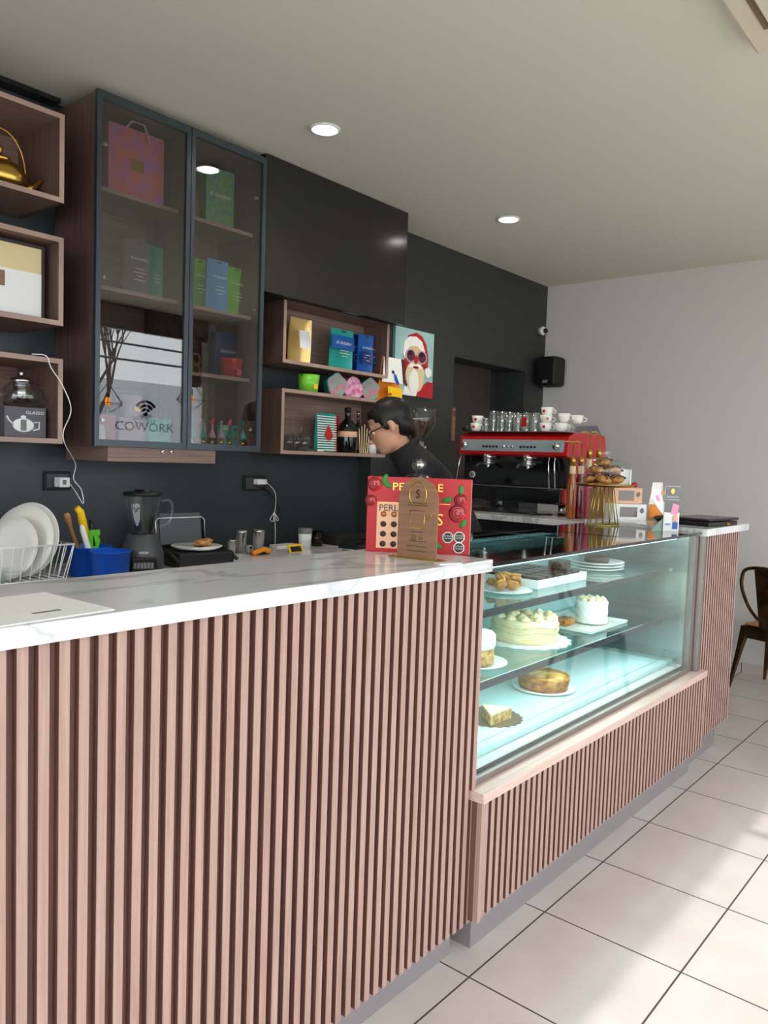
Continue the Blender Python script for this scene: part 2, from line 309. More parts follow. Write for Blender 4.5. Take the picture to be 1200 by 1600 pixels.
# view outside the window
m = MB().box(-16, 24, -22, YF-.13, -.15, -.1, 'asphalt').box(-16, XL-.12, YF-.13, 8, -.15, -.1, 'asphalt'); m.build('street', kind='structure')
m = MB().box(-6, 22, -17, -15, -.1, 3.6, 'facade'); m.build('facade_building', None, 'pale low building across the street, mirrored in the cabinet door', 'building')
for k in range(7):
    za = 4.2 + .35*k + random.uniform(-.1, .1); zb = za + random.uniform(-.9, .9)
    pts = [(-8 + 28*t, -7.2 - .2*k, za*.8 + .6 if False else za*(1-t) + zb*t - 1.2*math.sin(PI*t)*.5) for t in [i/14 for i in range(15)]]
    MB().tube(pts, .022, 'black', 5).build('overhead_cable', None, ['lowest', 'second lowest', 'third lowest', 'middle', 'third highest', 'second highest', 'highest'][k] + ' black street cable mirrored in the cabinet door', 'cable', 'street cables')
def tree(x, y, h, nm):
    m = MB()
    def br(p, d, L, r, dep):
        q = p + d*L; m.tube([p, (p+q)/2 + Vector((random.uniform(-1, 1), random.uniform(-1, 1), 0))*L*.04, q], [r, r*.85, r*.65], 'bark', 5)
        if dep == 0: return
        for _ in range(3 if dep > 1 else 4):
            e = (d + Vector((random.uniform(-.6, .6), random.uniform(-.3, .3), random.uniform(-.1, .5)))).normalized(); br(q, e, L*random.uniform(.6, .8), r*.6, dep-1)
    br(Vector((x, y, -.1)), Vector((0, 0, 1)), h*.3, .11, 5); m.build('bare_tree', None, nm, 'tree')
tree(9.6, -11, 6.2, 'bare winter tree across the street, mirrored in left cabinet door')
tree(16.5, -13.2, 6.6, 'bare winter tree nearer the logo sticker, mirrored beside the cabinet door edge')

# ---------------------------------------------------------------- counters
def slat_run(m, x0, x1, yf, z0, z1, pitch=.0355, wd=.0185, dp=.016):
    n = int((x1-x0-wd)/pitch)
    for i in range(n+1):
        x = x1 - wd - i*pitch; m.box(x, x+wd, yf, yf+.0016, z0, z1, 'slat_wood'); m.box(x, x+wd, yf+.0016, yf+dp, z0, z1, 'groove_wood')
BX1 = 1.94
bar = thing('bar_counter', 'tall bar counter clad in pinkish vertical wood slats, nearest the camera', 'counter', (0.8, 1.4, 0))
MB().box(-.4, BX1-.02, 1.29, 1.56, 0, .115, 'kick').build('plinth', bar, world=True)
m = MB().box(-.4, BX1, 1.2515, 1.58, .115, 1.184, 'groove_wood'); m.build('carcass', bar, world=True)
m = MB(); slat_run(m, -.4, BX1, 1.235, .115, 1.184); m.build('slat_cladding', bar, world=True)
m = MB().box(-.43, BX1+.003, 1.21, 1.60, 1.185, 1.2204, 'marble', .002); m.build('marble_worktop', None, 'white veined marble worktop on the tall slatted bar', 'worktop')
case = thing('pastry_display_case', 'refrigerated glass pastry case lit cyan white, set in slatted wood base', 'display case', (2.9, 1.5, 0))
LX0, LX1, CY0, CY1 = 1.925, 3.915, 1.25, 1.82; EX0 = 3.84
MB().box(LX0+.06, EX0+.078, 1.259, 1.289, 0, .13, 'kick').box(LX0+.06, EX0-.002, 1.289, 1.80, 0, .13, 'kick').build('plinth', case, world=True)
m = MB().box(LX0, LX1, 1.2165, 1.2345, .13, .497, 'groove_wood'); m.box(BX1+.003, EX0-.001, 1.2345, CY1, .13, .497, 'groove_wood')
m.box(LX0, LX0+.018, 1.2, 1.2165, .13, .497, 'slat_wood'); m.build('base_cabinet', case, world=True)
m = MB(); slat_run(m, LX0+.018, LX1, 1.2, .14, .497); m.build('slat_cladding', case, world=True)
MB().box(LX0-.004, LX1+.005, 1.192, 1.25, .498, .528, 'ledge_wood', .002).build('ledge', case, world=True)
m = MB().box(1.945, 3.79, CY0-.003, CY0+.02, .529, .548, 'steel_brushed'); m.box(1.945, 1.955, CY0-.004, CY0+.008, .53, 1.19, 'steel'); m.build('bottom_rail', case, world=True)
m = MB().box(3.79, 3.835, CY0-.004, CY0+.05, .529, 1.19, 'steel_brushed'); m.box(3.845, 3.872, CY0-.03, CY0+.0, .529, 1.19, 'steel_brushed'); m.build('jamb', case, world=True)
MB().box(1.957, 3.782, CY0, CY0+.006, .549, 1.192, 'case_glass').build('front_glass', case, world=True)
MB().box(3.70, 3.706, CY0+.02, CY1-.02, .56, 1.185, 'case_glass').build('side_glass', case, world=True)
MB().box(3.77, 3.785, CY0+.02, CY1-.01, .55, 1.19, 'steel').build('end_panel', case, world=True)
MB().box(1.943, 1.952, CY0+.01, CY1-.01, .55, 1.19, 'steel').build('end_panel', case, world=True)
MB().box(1.955, 3.77, CY1-.02, CY1, .55, 1.19, 'deck_white').build('back_panel', case, world=True)
m = MB().box(1.955, 3.77, 1.36, CY1-.02, .50, .585, 'deck_white'); m.box(1.955, 3.77, 1.315, 1.357, .50, .585, 'deck_white'); m.box(1.955, 3.77, 1.356, 1.361, .5, .575, 'dark_grey'); m.build('deck', case, world=True)
m = MB().box(1.955, 3.77, 1.271, 1.314, .50, .560, 'dark_grey')
for i in range(7): m.box(1.957, 3.768, 1.2725+i*.006, 1.2752+i*.006, .56, .567, 'white')
m.build('vent_grille', case, world=True)
SZ = {1: 1.027, 2: .790}
for k, xr in ((1, 3.60), (2, 3.68)):
    s_ = MB().box(1.96, xr, 1.352, CY1-.03, SZ[k]-.008, SZ[k], 'shelf_glass').build('glass_shelf', case, world=True)
    MB().box(1.96, xr, 1.345, 1.352, SZ[k]-.024, SZ[k]+.001, 'dark_grey').box(1.96, xr, 1.36, 1.385, SZ[k]-.022, SZ[k]-.009, 'steel').build('shelf_rail', s_, world=False) if False else None
    q = MB().box(1.96, xr, 1.345, 1.3515, SZ[k]-.024, SZ[k]+.001, 'dark_grey'); q.v = [p-Vector(case.location) for p in q.v]; q.build('shelf_rail', s_)
m = MB(); m.box(1.944, 3.835, 1.232, 1.37, 1.193, 1.205, 'black_gloss'); m.box(1.944, 3.835, CY1-.07, CY1+.01, 1.193, 1.205, 'black_gloss'); m.box(3.20, 3.835, 1.37, CY1-.07, 1.193, 1.205, 'black_gloss')
m.box(1.944, 1.97, 1.37, CY1-.07, 1.193, 1.205, 'black_gloss'); m.box(1.97, 3.20, 1.37, CY1-.07, 1.195, 1.204, 'dark_top_glass'); m.build('glass_top', case, world=True)
for y_, z_ in ((1.375, SZ[1]-.02), (1.375, SZ[2]-.02), (1.29, 1.185), (1.74, 1.185)):
    q = MB().box(2.0, 3.66 if z_ > 1.1 else 3.55, y_, y_+.012, z_-.008, z_+.004, 'tubeled'); q.build('led_strip', case, world=True)
for z_, e in ((1.18, 3.0), (SZ[1]-.035, 2.6), (SZ[2]-.035, 2.9)):
    lamp('case_light', 'AREA', (2.85, 1.40, z_), e, (.92, .99, 1), (math.radians(-12), 0, 0), shape='RECTANGLE', size=1.6, size_y=.03)
end = thing('end_counter', 'slatted counter section with white top at far right of the display case', 'counter', (4.2, 1.5, 0))
EX0, EX1 = 3.84, 4.445
MB().box(EX0+.08, EX1-.02, 1.29, 1.80, 0, .16, 'kick').build('plinth', end, world=True)
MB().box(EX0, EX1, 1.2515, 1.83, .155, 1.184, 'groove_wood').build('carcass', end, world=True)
m = MB(); slat_run(m, 3.875, EX1, 1.235, .155, 1.184); m.build('slat_cladding', end, world=True)
MB().box(3.842, 4.53, 1.21, 1.84, 1.185, 1.2204, 'marble', .002).build('worktop', end, world=True)
mc = thing('machine_counter', 'white topped counter carrying the red espresso machine', 'counter', (4.5, 2.6, 0))
MB().box(4.19, 4.86, 1.86, YD-.005, 0, 1.15, 'black_matte').build('carcass', mc, world=True)
MB().box(4.12, 4.88, 1.845, YD-.003, 1.15, 1.185, 'marble', .002).build('worktop', mc, world=True)
bc = thing('back_counter', 'low kitchen counter with white top along the black wall', 'counter', (2.0, 3.3, 0))
MB().box(.3, 3.90, 2.88, YW-.005, 0, .925, 'black_matte').build('carcass', bc, world=True)
MB().box(.28, 3.915, 2.84, YW-.003, .925, .96, 'marble', .002).build('worktop', bc, world=True)
ZB = .96; ZT = 1.2204

# ---------------------------------------------------------------- cabinets
KX = (1.784, 2.261, 2.723); KY = 3.140; KB = 1.5155; ZK = 3.010
gc = thing('glass_door_cabinet', 'tall wall cabinet with two dark framed glass doors reaching the ceiling', 'cabinet', (2.3, 3.4, KB))
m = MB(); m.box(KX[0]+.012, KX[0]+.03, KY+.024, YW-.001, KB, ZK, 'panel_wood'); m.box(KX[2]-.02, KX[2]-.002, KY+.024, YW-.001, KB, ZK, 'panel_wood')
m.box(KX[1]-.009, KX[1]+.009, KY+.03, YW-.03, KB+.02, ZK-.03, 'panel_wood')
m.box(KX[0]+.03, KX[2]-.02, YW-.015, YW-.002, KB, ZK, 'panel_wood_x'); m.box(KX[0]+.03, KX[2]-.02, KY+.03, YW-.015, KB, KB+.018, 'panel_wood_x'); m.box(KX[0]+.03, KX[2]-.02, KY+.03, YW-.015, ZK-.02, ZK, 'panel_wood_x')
m.build('carcass', gc, world=True)
SH = [(0, 2.643), (0, 2.2216), (1, 2.639), (1, 2.218), (1, 1.896)]
for side, z in SH:
    MB().box(KX[side]+.031 if side == 0 else KX[1]+.01, KX[1]-.01 if side == 0 else KX[2]-.021, 3.218, YW-.016, z-.018, z, 'edge_wood').build('shelf', gc, world=True)
for i in (0, 1):
    a, b = KX[i]+.002, KX[i+1]-.002; d = MB()
    for x0, x1, z0, z1 in ((a, a+.022, KB, ZK-.001), (b-.022, b, KB, ZK-.001), (a+.022, b-.022, KB, KB+.03), (a+.022, b-.022, ZK-.033, ZK-.001)): d.box(x0, x1, KY, KY+.022, z0, z1, 'alu_dark')
    fr = d.build('door', gc, world=True)
    q = MB().box(a+.022, b-.022, KY+.008, KY+.012, KB+.03, ZK-.033, 'cab_glass'); q.v = [p-Vector(gc.location) for p in q.v]; q.build('glass_pane', fr)
    for z in (1.63, 2.24, 2.80):
        q = MB().box((a+.04) if i == 0 else (b-.055), (a+.055) if i == 0 else (b-.04), KY+.013, KY+.03, z-.008, z+.008, 'chrome', .002); q.v = [p-Vector(gc.location) for p in q.v]; q.build('hinge_cup', fr)
m = MB().box(1.857, 2.441, 3.153, YW-.002, 1.4505, KB-.001, 'panel_wood_x')
hd = m.build('range_hood', None, 'slim wood faced range hood under the glass door cabinet', 'range hood', loc=(2.2, 3.3, 1.4505), world=True)
for u in (253, 267):
    p = at(u, 706, y=3.153); q = MB().cyl((p.x-2.2, p.y-3.3, p.z-1.4505), (p.x-2.2, p.y-3.312, p.z-1.4505), .009, 'chrome', 14); q.build('button', hd)
# open wooden boxes
def open_box(x0, x1, yf, yb, z0, z1, label, group=None, t=.02, backin=None):
    T = thing('open_wall_shelf', label, 'shelf', ((x0+x1)/2, yf, z0), group=group)
    for n_, a in (('side_panel', (x0, x0+t, z0, z1)), ('side_panel', (x1-t, x1, z0, z1)), ('top_panel', (x0+t, x1-t, z1-t, z1)), ('bottom_panel', (x0+t, x1-t, z0, z0+t))):
        m = MB(); vert = n_ == 'side_panel'
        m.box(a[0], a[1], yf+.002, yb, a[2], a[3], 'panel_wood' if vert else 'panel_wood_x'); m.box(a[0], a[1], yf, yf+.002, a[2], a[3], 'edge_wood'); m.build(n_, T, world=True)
    bi = backin or yb-.012
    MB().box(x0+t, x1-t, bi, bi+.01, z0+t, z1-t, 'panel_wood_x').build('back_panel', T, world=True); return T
BXR = at(101, 179.5, y=KY).x
Lz = [at(100.5, v, y=KY).z for v in (179.5, 318, 372.5, 510, 561.7, 693.7)]
open_box(.95, BXR, KY, YW-.002, Lz[1], Lz[0], 'upper left open wood shelf holding the brass teapot')
open_box(.95, BXR, KY, YW-.002, Lz[3], Lz[2], 'middle left open wood shelf holding the framed pale picture')
open_box(.95, BXR, KY, YW-.002, Lz[5], Lz[4], 'lower left open wood shelf holding the glass teapot and its box')
MY = 3.25; MZ = (2.375, 2.014, 1.874, 1.512)
open_box(2.963, 3.866, MY, YW-.002, MZ[1], MZ[0], 'upper open wood shelf right of the glass cabinet, with gold and blue pouches', backin=3.45)
open_box(2.963, 3.866, MY, YW-.002, MZ[3], MZ[2], 'lower open wood shelf with glasses, striped pouch and bottles', backin=3.45)
FX0, FX1, FY = 2.728, 3.90, 3.157
FZ = at(520, 479, y=FY).z
fc = thing('overhead_flap_cabinet', 'glossy black overhead cupboard above the two open wood shelves', 'cupboard', (3.35, FY, FZ))
MB().box(FX0, FX1, FY+.02, YW-.002, FZ, ZC-.003, 'black_matte').build('carcass', fc, world=True)
MB().box(FX0, FX1, FY, FY+.018, FZ-.006, ZC-.004, 'flap_black', .001).build('flap_door', fc, world=True)
MB().box(3.36, 3.50, FY+.02, FY+.05, FZ-.008, FZ, 'steel').build('latch', fc, world=True)
m = MB().box(.5, KX[0]-.001, 3.45, YW-.002, ZC-.02, ZC-.002, 'black'); m.box(.5, KX[0]-.001, 3.444, 3.45, ZC-.02, ZC-.002, 'flap_black'); m.build('trim_1', kind='structure')

# ---------------------------------------------------------------- painting, camera, speaker
p0, p1, p2 = at(614, 510, y=YD), at(674, 522, y=YD), at(671, 623, y=YD)
X0, X1, Z1, Z0 = p0.x+.0, p1.x, p0.z+.005, p2.z
pt = thing('canvas_painting', 'painted canvas of white bearded man in red fur trimmed hat and round sunglasses', 'painting', ((X0+X1)/2, YD-.03, Z0))
PW, PH = X1-X0, Z1-Z0
MB().box(-PW/2, PW/2, .004, .028, 0, PH, 'canvas_blue').build('canvas', pt)
def P2(l): return [((a-.5)*PW, b*PH) for a, b in l]
def blob(cx, cz, rx, rz, n=22, j=.0, sd=1):
    rn = random.Random(sd); return [((cx-.5)*PW + PW*rx*math.cos(t)*(1+rn.uniform(-j, j)), cz*PH + PH*rz*math.sin(t)*(1+rn.uniform(-j, j))) for t in [2*PI*i/n for i in range(n)]]
m = MB(); y = 0
def lay(poly, c):
    global y; y -= .0006; m.prism(poly, y-.0005, .005, c)
lay(P2([(.45, 0), (1, 0), (1, .24), (.85, .25), (.7, .16), (.55, .05)]), 'red')
lay(P2([(.2, 0), (.55, 0), (.6, .1), (.3, .2)]), 'icing')
lay(P2([(.16, .52), (.2, .2), (.3, .12), (.4, .3), (.3, .5)]), 'wine')
lay(blob(.5, .5, .27, .22, sd=2), 'red')
lay(blob(.47, .64, .25, .17, j=.04, sd=4), 'flesh_gold')
lay(P2([(.22, .72), (.32, .9), (.5, .96), (.66, .92), (.78, .8), (.84, .6), (.83, .42), (.72, .5), (.70, .74), (.5, .84), (.3, .76)]), 'red')
lay(P2([(.18, .60), (.2, .78), (.32, .88), (.5, .9), (.66, .84), (.74, .7), (.72, .58), (.66, .7), (.52, .76), (.36, .74), (.26, .66), (.24, .54)]), 'icing')
lay(blob(.85, .39, .09, .075, j=.06, sd=3), 'icing')
lay(blob(.5, .30, .24, .24, j=.06, sd=5), 'sand'); lay(blob(.47, .22, .13, .18, j=.1, sd=8), 'icing')
lay(P2([(.3, .44), (.4, .49), (.5, .47), (.6, .49), (.7, .44), (.6, .42), (.5, .44), (.4, .42)]), 'icing'); lay(blob(.51, .435, .08, .018), 'dark_red')
for cx in (.365, .65): lay(blob(cx, .60, .135, .105), 'mauve'); lay(blob(cx, .60, .105, .083), 'wine'); lay(blob(cx-.02, .635, .05, .035), 'black')
lay(blob(.5, .55, .05, .06), 'red'); m.build('painted_figure', pt)
cm = thing('security_camera', 'small white security camera with black lens at the wall corner', 'camera', at(848, 517, y=YD-.03))
MB().ell((0, 0, 0), (.038, .03, .038), 'white').cyl((0, 0, 0), (.0, .029, 0), .03, 'white').build('housing', cm)
MB().cyl((-.004, -.024, -.002), (-.014, -.036, -.004), .02, 'black', 18).build('lens', cm)
sp = thing('wall_speaker', 'black rounded wall speaker mounted near the white wall corner', 'speaker', (5.98, 3.28, 2.17))
m = MB().box(-.02, .17, -.092, .096, 0, .245, 'black_matte', .03, 4); m.build('cabinet', sp)
m = MB(); m.box(-.03, -.019, -.08, .085, .012, .232, 'black', .005); m.build('grille', sp)
m = MB(); m.text('SKP', .032, 'white', fn=lambda x, z: (-.0315, -x-.005, z+.03)); m.build('badge', sp, label='white lettering on the grille')
MB().cyl((.17, 0, .12), (.21, 0, .12), .02, 'black').build('bracket', sp)

# ---------------------------------------------------------------- espresso machine
em = thing('espresso_machine', 'red two group espresso machine with cups stacked on top', 'coffee machine', (4.40, 2.66, 1.185))
# local: front faces -x, width along y (-.41 .. .39)
a, b = -.41, .39
def prof_y(m, poly, y0, y1, mt):   # outline in x,z pushed along y
    return m.prism(poly, y0, y1, mt)
m = MB(); m.box(.05, .50, a+.02, b-.02, .07, .48, 'black'); m.build('body', em)
m = MB(); prof_y(m, [(0, .375), (.02, .49), (.10, .52), (.53, .52), (.56, .44), (.56, .36), (.07, .355)], a, b, 'red'); m.build('top_hood', em)
m = MB(); m.prism([(-.004, .395), (.012, .470), (.014, .470), (-.001, .395)], a+.02, b-.02, 'panel_grey'); m.build('control_panel', em, label='grey control strip with buttons')
m = MB()
for yy in (-.35, .33): m.cyl((.0, yy, .435), (-.035, yy, .43), .02, 'chrome', 18); 
m.build('steam_knob', em)
m = MB()
for yc in (.14, -.14, ):
    for k in range(5): m.cyl((.0, yc-.05+k*.025, .425), (-.008, yc-.05+k*.025, .424), .0075, 'black', 10)
for k in range(3): m.cyl((.0, -.025+k*.03, .425), (-.008, -.025+k*.03, .424), .009, 'chrome', 10)
m.build('push_button', em)
m = MB()
for y0 in (a, b-.02):
    m.prism([(.10, .36), (.50, .36), (.56, .30), (.56, .07), (.03, .07), (.0, .09), (.0, .16), (.10, .18)], y0, y0+.02, 'red')
m.build('side_panel', em)
m = MB().box(-.02, .12, a+.02, b-.02, .07, .165, 'black_gloss', .008); m.box(-.015, .12, a+.025, b-.025, .166, .172, 'steel'); m.build('drip_tray', em)
m = MB().box(.045, .052, a+.03, b-.03, .18, .37, 'black_gloss'); m.build('splash_back', em)
for yc in (.17, -.13):
    g = MB().cyl((.03, yc, .375), (.03, yc, .338), .036, 'chrome', 24).cyl((.03, yc, .338), (.03, yc, .330), .032, 'steel', 24).build('group_head', em)
    m = MB().cyl((.03, yc, .33), (.03, yc, .305), .033, 'chrome', 20).tube([(.0, yc, .318), (-.07, yc, .305), (-.12, yc, .29)], [.008, .013, .012], 'black', 10)
    m.cyl((.03, yc, .305), (.03, yc, .285), .014, 'chrome', 12); m.build('portafilter', em)
for yc, s in ((.365, 1), (-.30, -1), (-.34, -1)):
    MB().tube([(.0, yc, .37), (-.02, yc, .33), (-.03, yc+.02*s, .17)], .0045, 'chrome', 8).build('steam_wand', em)
MB().cyl((.045, .30, .235), (.038, .30, .235), .022, 'white', 20).cyl((.038, .30, .235), (.036, .30, .235), .017, 'grey', 20).build('pressure_gauge', em)
for xx in (.07, .46):
    for yy in (a+.05, b-.05): MB().cyl((xx, yy, .07), (xx, yy, 0), .022, 'steel', 16).cyl((xx, yy, .012), (xx, yy, 0), .026, 'black', 16).build('foot', em)
m = MB(); m.box(.02, .5, a+.01, b-.01, .521, .526, 'steel'); m.build('cup_tray', em)
m = MB(); m.prism([(.10, .526), (.14, .565), (.42, .58), (.48, .526)], a+.005, a+.02, 'mid_grey'); m.build('cup_rail', em)
ZM = 1.185+.5262
cupm = None
def espresso_cup(loc, rz, label, r=.036, h=.055, mk=True):
    T = thing('coffee_cup', label, 'cup', loc, rz, group='cups on the espresso machine')
    MB().lathe([(0, 0), (r*.6, 0), (r*.85, h*.35), (r, h), (r-.004, h), (r*.8, h*.4), (0, h*.12)], 'porcelain', n=22).build('bowl', T)
    MB().tube([(0, -r*.8, h*.3), (0, -r*1.35, h*.32), (0, -r*1.5, h*.6), (0, -r*.98, h*.82)], .0035, 'porcelain', 7).build('handle', T)
    if mk: MB().box(-r*.99, -r*.8, -.008, .008, h*.4, h*.7, 'red').build('printed_mark', T, label='red printed square')
    return T
wl = ['white espresso cup with red mark, lowest at the far left end of machine top', 'white espresso cup with red mark, upper of the far left pair', 'white cup with red mark right of the tumblers, bottom one', 'white cup stacked above the bottom cup right of tumblers', 'white cup topmost right of the tumblers', 'wide white cup beside the stacked cups', 'white cup tilted toward right end of machine top', 'white cup farthest right on the machine top', 'white cup behind the grey cup rail']
cl = [(4.50, 2.985, ZM, 1), (4.50, 2.975, ZM+.05, 1), (4.50, 2.455, ZM, 1), (4.50, 2.455, ZM+.05, 1), (4.52, 2.46, ZM+.10, 1), (4.53, 2.362, ZM, 0), (4.56, 2.36, ZM+.062, 0), (4.62, 2.30, ZM+.055, 0), (4.66, 2.40, ZM, 0)]
for (x, yv, z, mk), l in zip(cl, wl): espresso_cup((x, yv, z), random.uniform(-.5, .5) + .3, l, r=.040 if z < ZM+.09 else .042, mk=bool(mk))
i = 0
tw = ['shortest glass tumbler beside the left cups on the machine', 'tall clear tumbler, first of the tall row from left', 'tall clear tumbler, second of the tall row from left', 'tall clear tumbler in the middle of machine top', 'tall clear tumbler before the one with red tag', 'clear tumbler with a red tag on the machine top', 'clear tumbler last of the row, touching the white cups']
for k, (yv, h) in enumerate([(2.90, .085), (2.84, .135), (2.775, .13), (2.715, .125), (2.65, .12), (2.59, .12), (2.525, .12)]):
    T = thing('glass_tumbler', tw[k], 'glass', (4.49, yv, ZM), group='tumblers on the espresso machine')
    MB().lathe([(.024, .004), (.031, h), (.029, h), (.022, .01), (0, .01)], 'tumbler_glass', n=20).lathe([(0, 0), (.024, 0), (.024, .005), (0, .005)], 'tumbler_glass', n=20).build('body', T)
    if k == 5: MB().box(-.034, -.030, -.018, .018, .03, .09, 'red').build('tag', T, label='red paper tag')
for k in range(6):
    MB().lathe([(.024, .0), (.030, .11), (.028, .11), (.022, .008), (0, .008)], 'tumbler_glass', n=18).build('glass_tumbler', None, 'clear tumbler, ' + ['first', 'second', 'third', 'fourth', 'fifth', 'sixth'][k] + ' from the left in the back row on the machine top', 'glass', 'back row tumblers', loc=(4.58, 2.86-k*.068, ZM))
MB().ell((0, 0, .02), (.025, .03, .022), 'black').build('black_cloth', None, 'small crumpled black cloth at left end of machine top', 'cloth', loc=(4.45, 3.035, ZM))
MB().tube(spline([(4.36, 2.98, 1.193), (4.30, 2.8, 1.192), (4.33, 2.6, 1.193), (4.30, 2.42, 1.193), (4.42, 2.34, 1.192)]), .006, 'black', 8).build('power_cord', None, 'black cord lying in front of the espresso machine', 'cord')

# grinder
gr = thing('coffee_grinder', 'coffee grinder with clear bean hopper behind the barista', 'coffee grinder', (4.235, 3.27, 1.185), .9)
MB().box(-.08, .08, -.10, .10, 0, .03, 'black', .01).box(-.06, .06, -.02, .09, .03, .34, 'black', .02, 3).build('body', gr)
MB().box(.062, .10, -.06, .02, .16, .36, 'white', .012, 3).build('side_cover', gr)
MB().cyl((0, 0, .34), (0, 0, .44), .042, 'chrome', 22).cyl((0, -.03, .40), (0, -.055, .40), .018, 'chrome', 14).build('collar', gr)
MB().box(-.05, .03, -.075, -.04, .20, .26, 'blue', .004).build('display', gr)
hp = MB().lathe([(.035, .44), (.06, .48), (.115, .56), (.122, .66), (.119, .66), (.111, .56), (.057, .485), (.032, .445)], 'clear_glass', n=26).lathe([(0, .655), (.119, .655), (.119, .665), (0, .665)], 'clear_glass', n=26).build('hopper', gr)
MB().lathe([(0, .45), (.03, .45), (.055, .49), (.105, .565), (.09, .59), (0, .60)], 'beans', n=24).build('coffee_beans', hp)

# ---------------------------------------------------------------- barista
def remeshed(q, voxel):
    rm = q.modifiers.new('r', 'REMESH'); rm.mode = 'VOXEL'; rm.voxel_size = voxel; rm.use_smooth_shade = True
    sm = q.modifiers.new('m', 'SMOOTH'); sm.factor = .5; sm.iterations = 3
    dg = bpy.context.evaluated_depsgraph_get(); dg.update(); me = bpy.data.meshes.new_from_object(q.evaluated_get(dg)); q.modifiers.clear(); q.data = me
    return q
def chain(pts_edges, name, mt, parent, voxel=.01, extra=None, label=None):
    verts, rad, edges = pts_edges
    me = bpy.data.meshes.new(name); me.from_pydata(verts, edges, []); o = bpy.data.objects.new(name, me); COL.objects.link(o)
    md = o.modifiers.new('s', 'SKIN'); md.use_smooth_shade = True; lay = me.skin_vertices[0] if me.skin_vertices else None
    if lay is None:
        bm = bmesh.new(); bm.from_mesh(me); bm.verts.layers.skin.verify(); bm.to_mesh(me); bm.free(); lay = me.skin_vertices[0]
    for i, r in enumerate(rad): lay.data[i].radius = (r, r) if isinstance(r, (int, float)) else r
    lay.data[0].use_root = True
    sb = o.modifiers.new('u', 'SUBSURF'); sb.levels = 2; sb.render_levels = 2
    dg = bpy.context.evaluated_depsgraph_get(); dg.update(); ev = bpy.data.meshes.new_from_object(o.evaluated_get(dg)); bpy.data.objects.remove(o)
    mb = MB(); mb.add([tuple(v.co) for v in ev.vertices], [tuple(p.vertices) for p in ev.polygons], mt, True); bpy.data.meshes.remove(ev)
    if extra: extra(mb)
    q = mb.build(name, parent, label); return remeshed(q, voxel)
# local frame: +x forward (where he faces), +y his left, z up
hips = Vector((3.435, 2.28, 0))
person = thing('person', 'man in black shirt and glasses bending forward behind the counter, facing left', 'person', hips, math.atan2(.77, -.64))
HC = Vector((.45, 0, 1.672)); tilt = math.radians(25)
HM = Matrix.Translation(HC) @ Matrix.Rotation(tilt, 4, 'Y') @ Matrix.Scale(1.10, 4)
def head(mb, mt='skin'):
    o = mb.M; mb.M = HM
    mb.ell((-.012, 0, .032), (.100, .078, .092), mt, 24, 16); mb.ell((.036, 0, -.035), (.062, .060, .085), mt, 24, 16)
    mb.ell((.050, 0, -.092), (.040, .040, .026), mt); mb.ell((.02, 0, -.07), (.05, .054, .045), mt)
    mb.ell((.092, 0, -.018), (.016, .010, .028), mt, rot=Matrix.Rotation(-.35, 3, 'Y')); mb.ell((.112, 0, -.037), (.014, .013, .010), mt)
    mb.ell((.082, 0, .022), (.014, .045, .010), mt); mb.ell((.088, 0, -.066), (.010, .022, .006), mt); mb.ell((.086, 0, -.078), (.010, .019, .007), mt)
    for s in (1, -1): mb.ell((-.010, s*.077, -.014), (.014, .007, .023), mt, rot=Matrix.Rotation(-.2, 3, 'Y')); mb.ell((-.008, s*.083, .008), (.014, .006, .012), mt)
    mb.M = o
def hand(base, d, n_, s):   # short finger chains from palm: returns verts,r,edges to append
    return
V = [(0, 0, .95), (.05, 0, 1.12), (.16, 0, 1.29), (.27, 0, 1.42), (.335, 0, 1.50), (.375, 0, 1.56), (.42, 0, 1.63)]
R = [(.14, .115), (.135, .10), (.15, .105), (.13, .09), .055, .056, .06]
E = [(i, i+1) for i in range(6)]
for s in (1, -1):
    n = len(V)
    V += [(.28, s*.17, 1.42), (.30, s*.245, 1.17), (.44, s*.17, 1.03), (.51, s*.15, 1.01)]; R += [.06, .043, .032, (.022, .034)]
    E += [(3, n), (n, n+1), (n+1, n+2), (n+2, n+3)]
    for k, (dy, L, rr) in enumerate([(-.030, .070, .0085), (-.010, .080, .009), (.010, .075, .0088), (.028, .058, .008)]):
        q = len(V); V += [(.56, s*(.15-dy*.9), 1.0), (.56+L*.5, s*(.15-dy), .985), (.56+L*.75, s*(.15-dy), .96)]; R += [rr, rr, rr*.8]; E += [(n+3, q), (q, q+1), (q+1, q+2)]
    q = len(V); V += [(.52, s*.11, 1.01), (.555, s*.09, 1.0), (.58, s*.092, .985)]; R += [.012, .0095, .008]; E += [(n+3, q), (q, q+1), (q+1, q+2)]
    n = len(V); V += [(0, s*.09, .88), (.02, s*.105, .50), (-.01, s*.11, .10), (-.01, s*.115, .05), (.12, s*.125, .035)]; R += [.085, .058, .040, .038, .028]
    E += [(0, n), (n, n+1), (n+1, n+2), (n+2, n+3), (n+3, n+4)]
chain((V, R, E), 'body', 'skin', person, .0065, head)
V = [(0, 0, .93), (.05, 0, 1.12), (.18, 0, 1.32), (.305, 0, 1.46), (.358, 0, 1.54), (.378, 0, 1.578)]; R = [(.17, .135), (.16, .125), (.18, .145), (.18, .14), .095, .074]; E = [(i, i+1) for i in range(5)]
for s in (1, -1):
    n = len(V); V += [(.295, s*.17, 1.45), (.30, s*.22, 1.27), (.302, s*.245, 1.19)]; R += [.075, .066, .064]; E += [(3, n), (n, n+1), (n+1, n+2)]
def collar(mb): mb.tube([(.362+.070*math.cos(t), .074*math.sin(t), 1.568 - .05*math.cos(t)) for t in [2*PI*i/24 for i in range(24)]], .014, 'shirt', 8, closed=True)
chain((V, R, E), 'shirt', 'shirt', person, .009, collar)
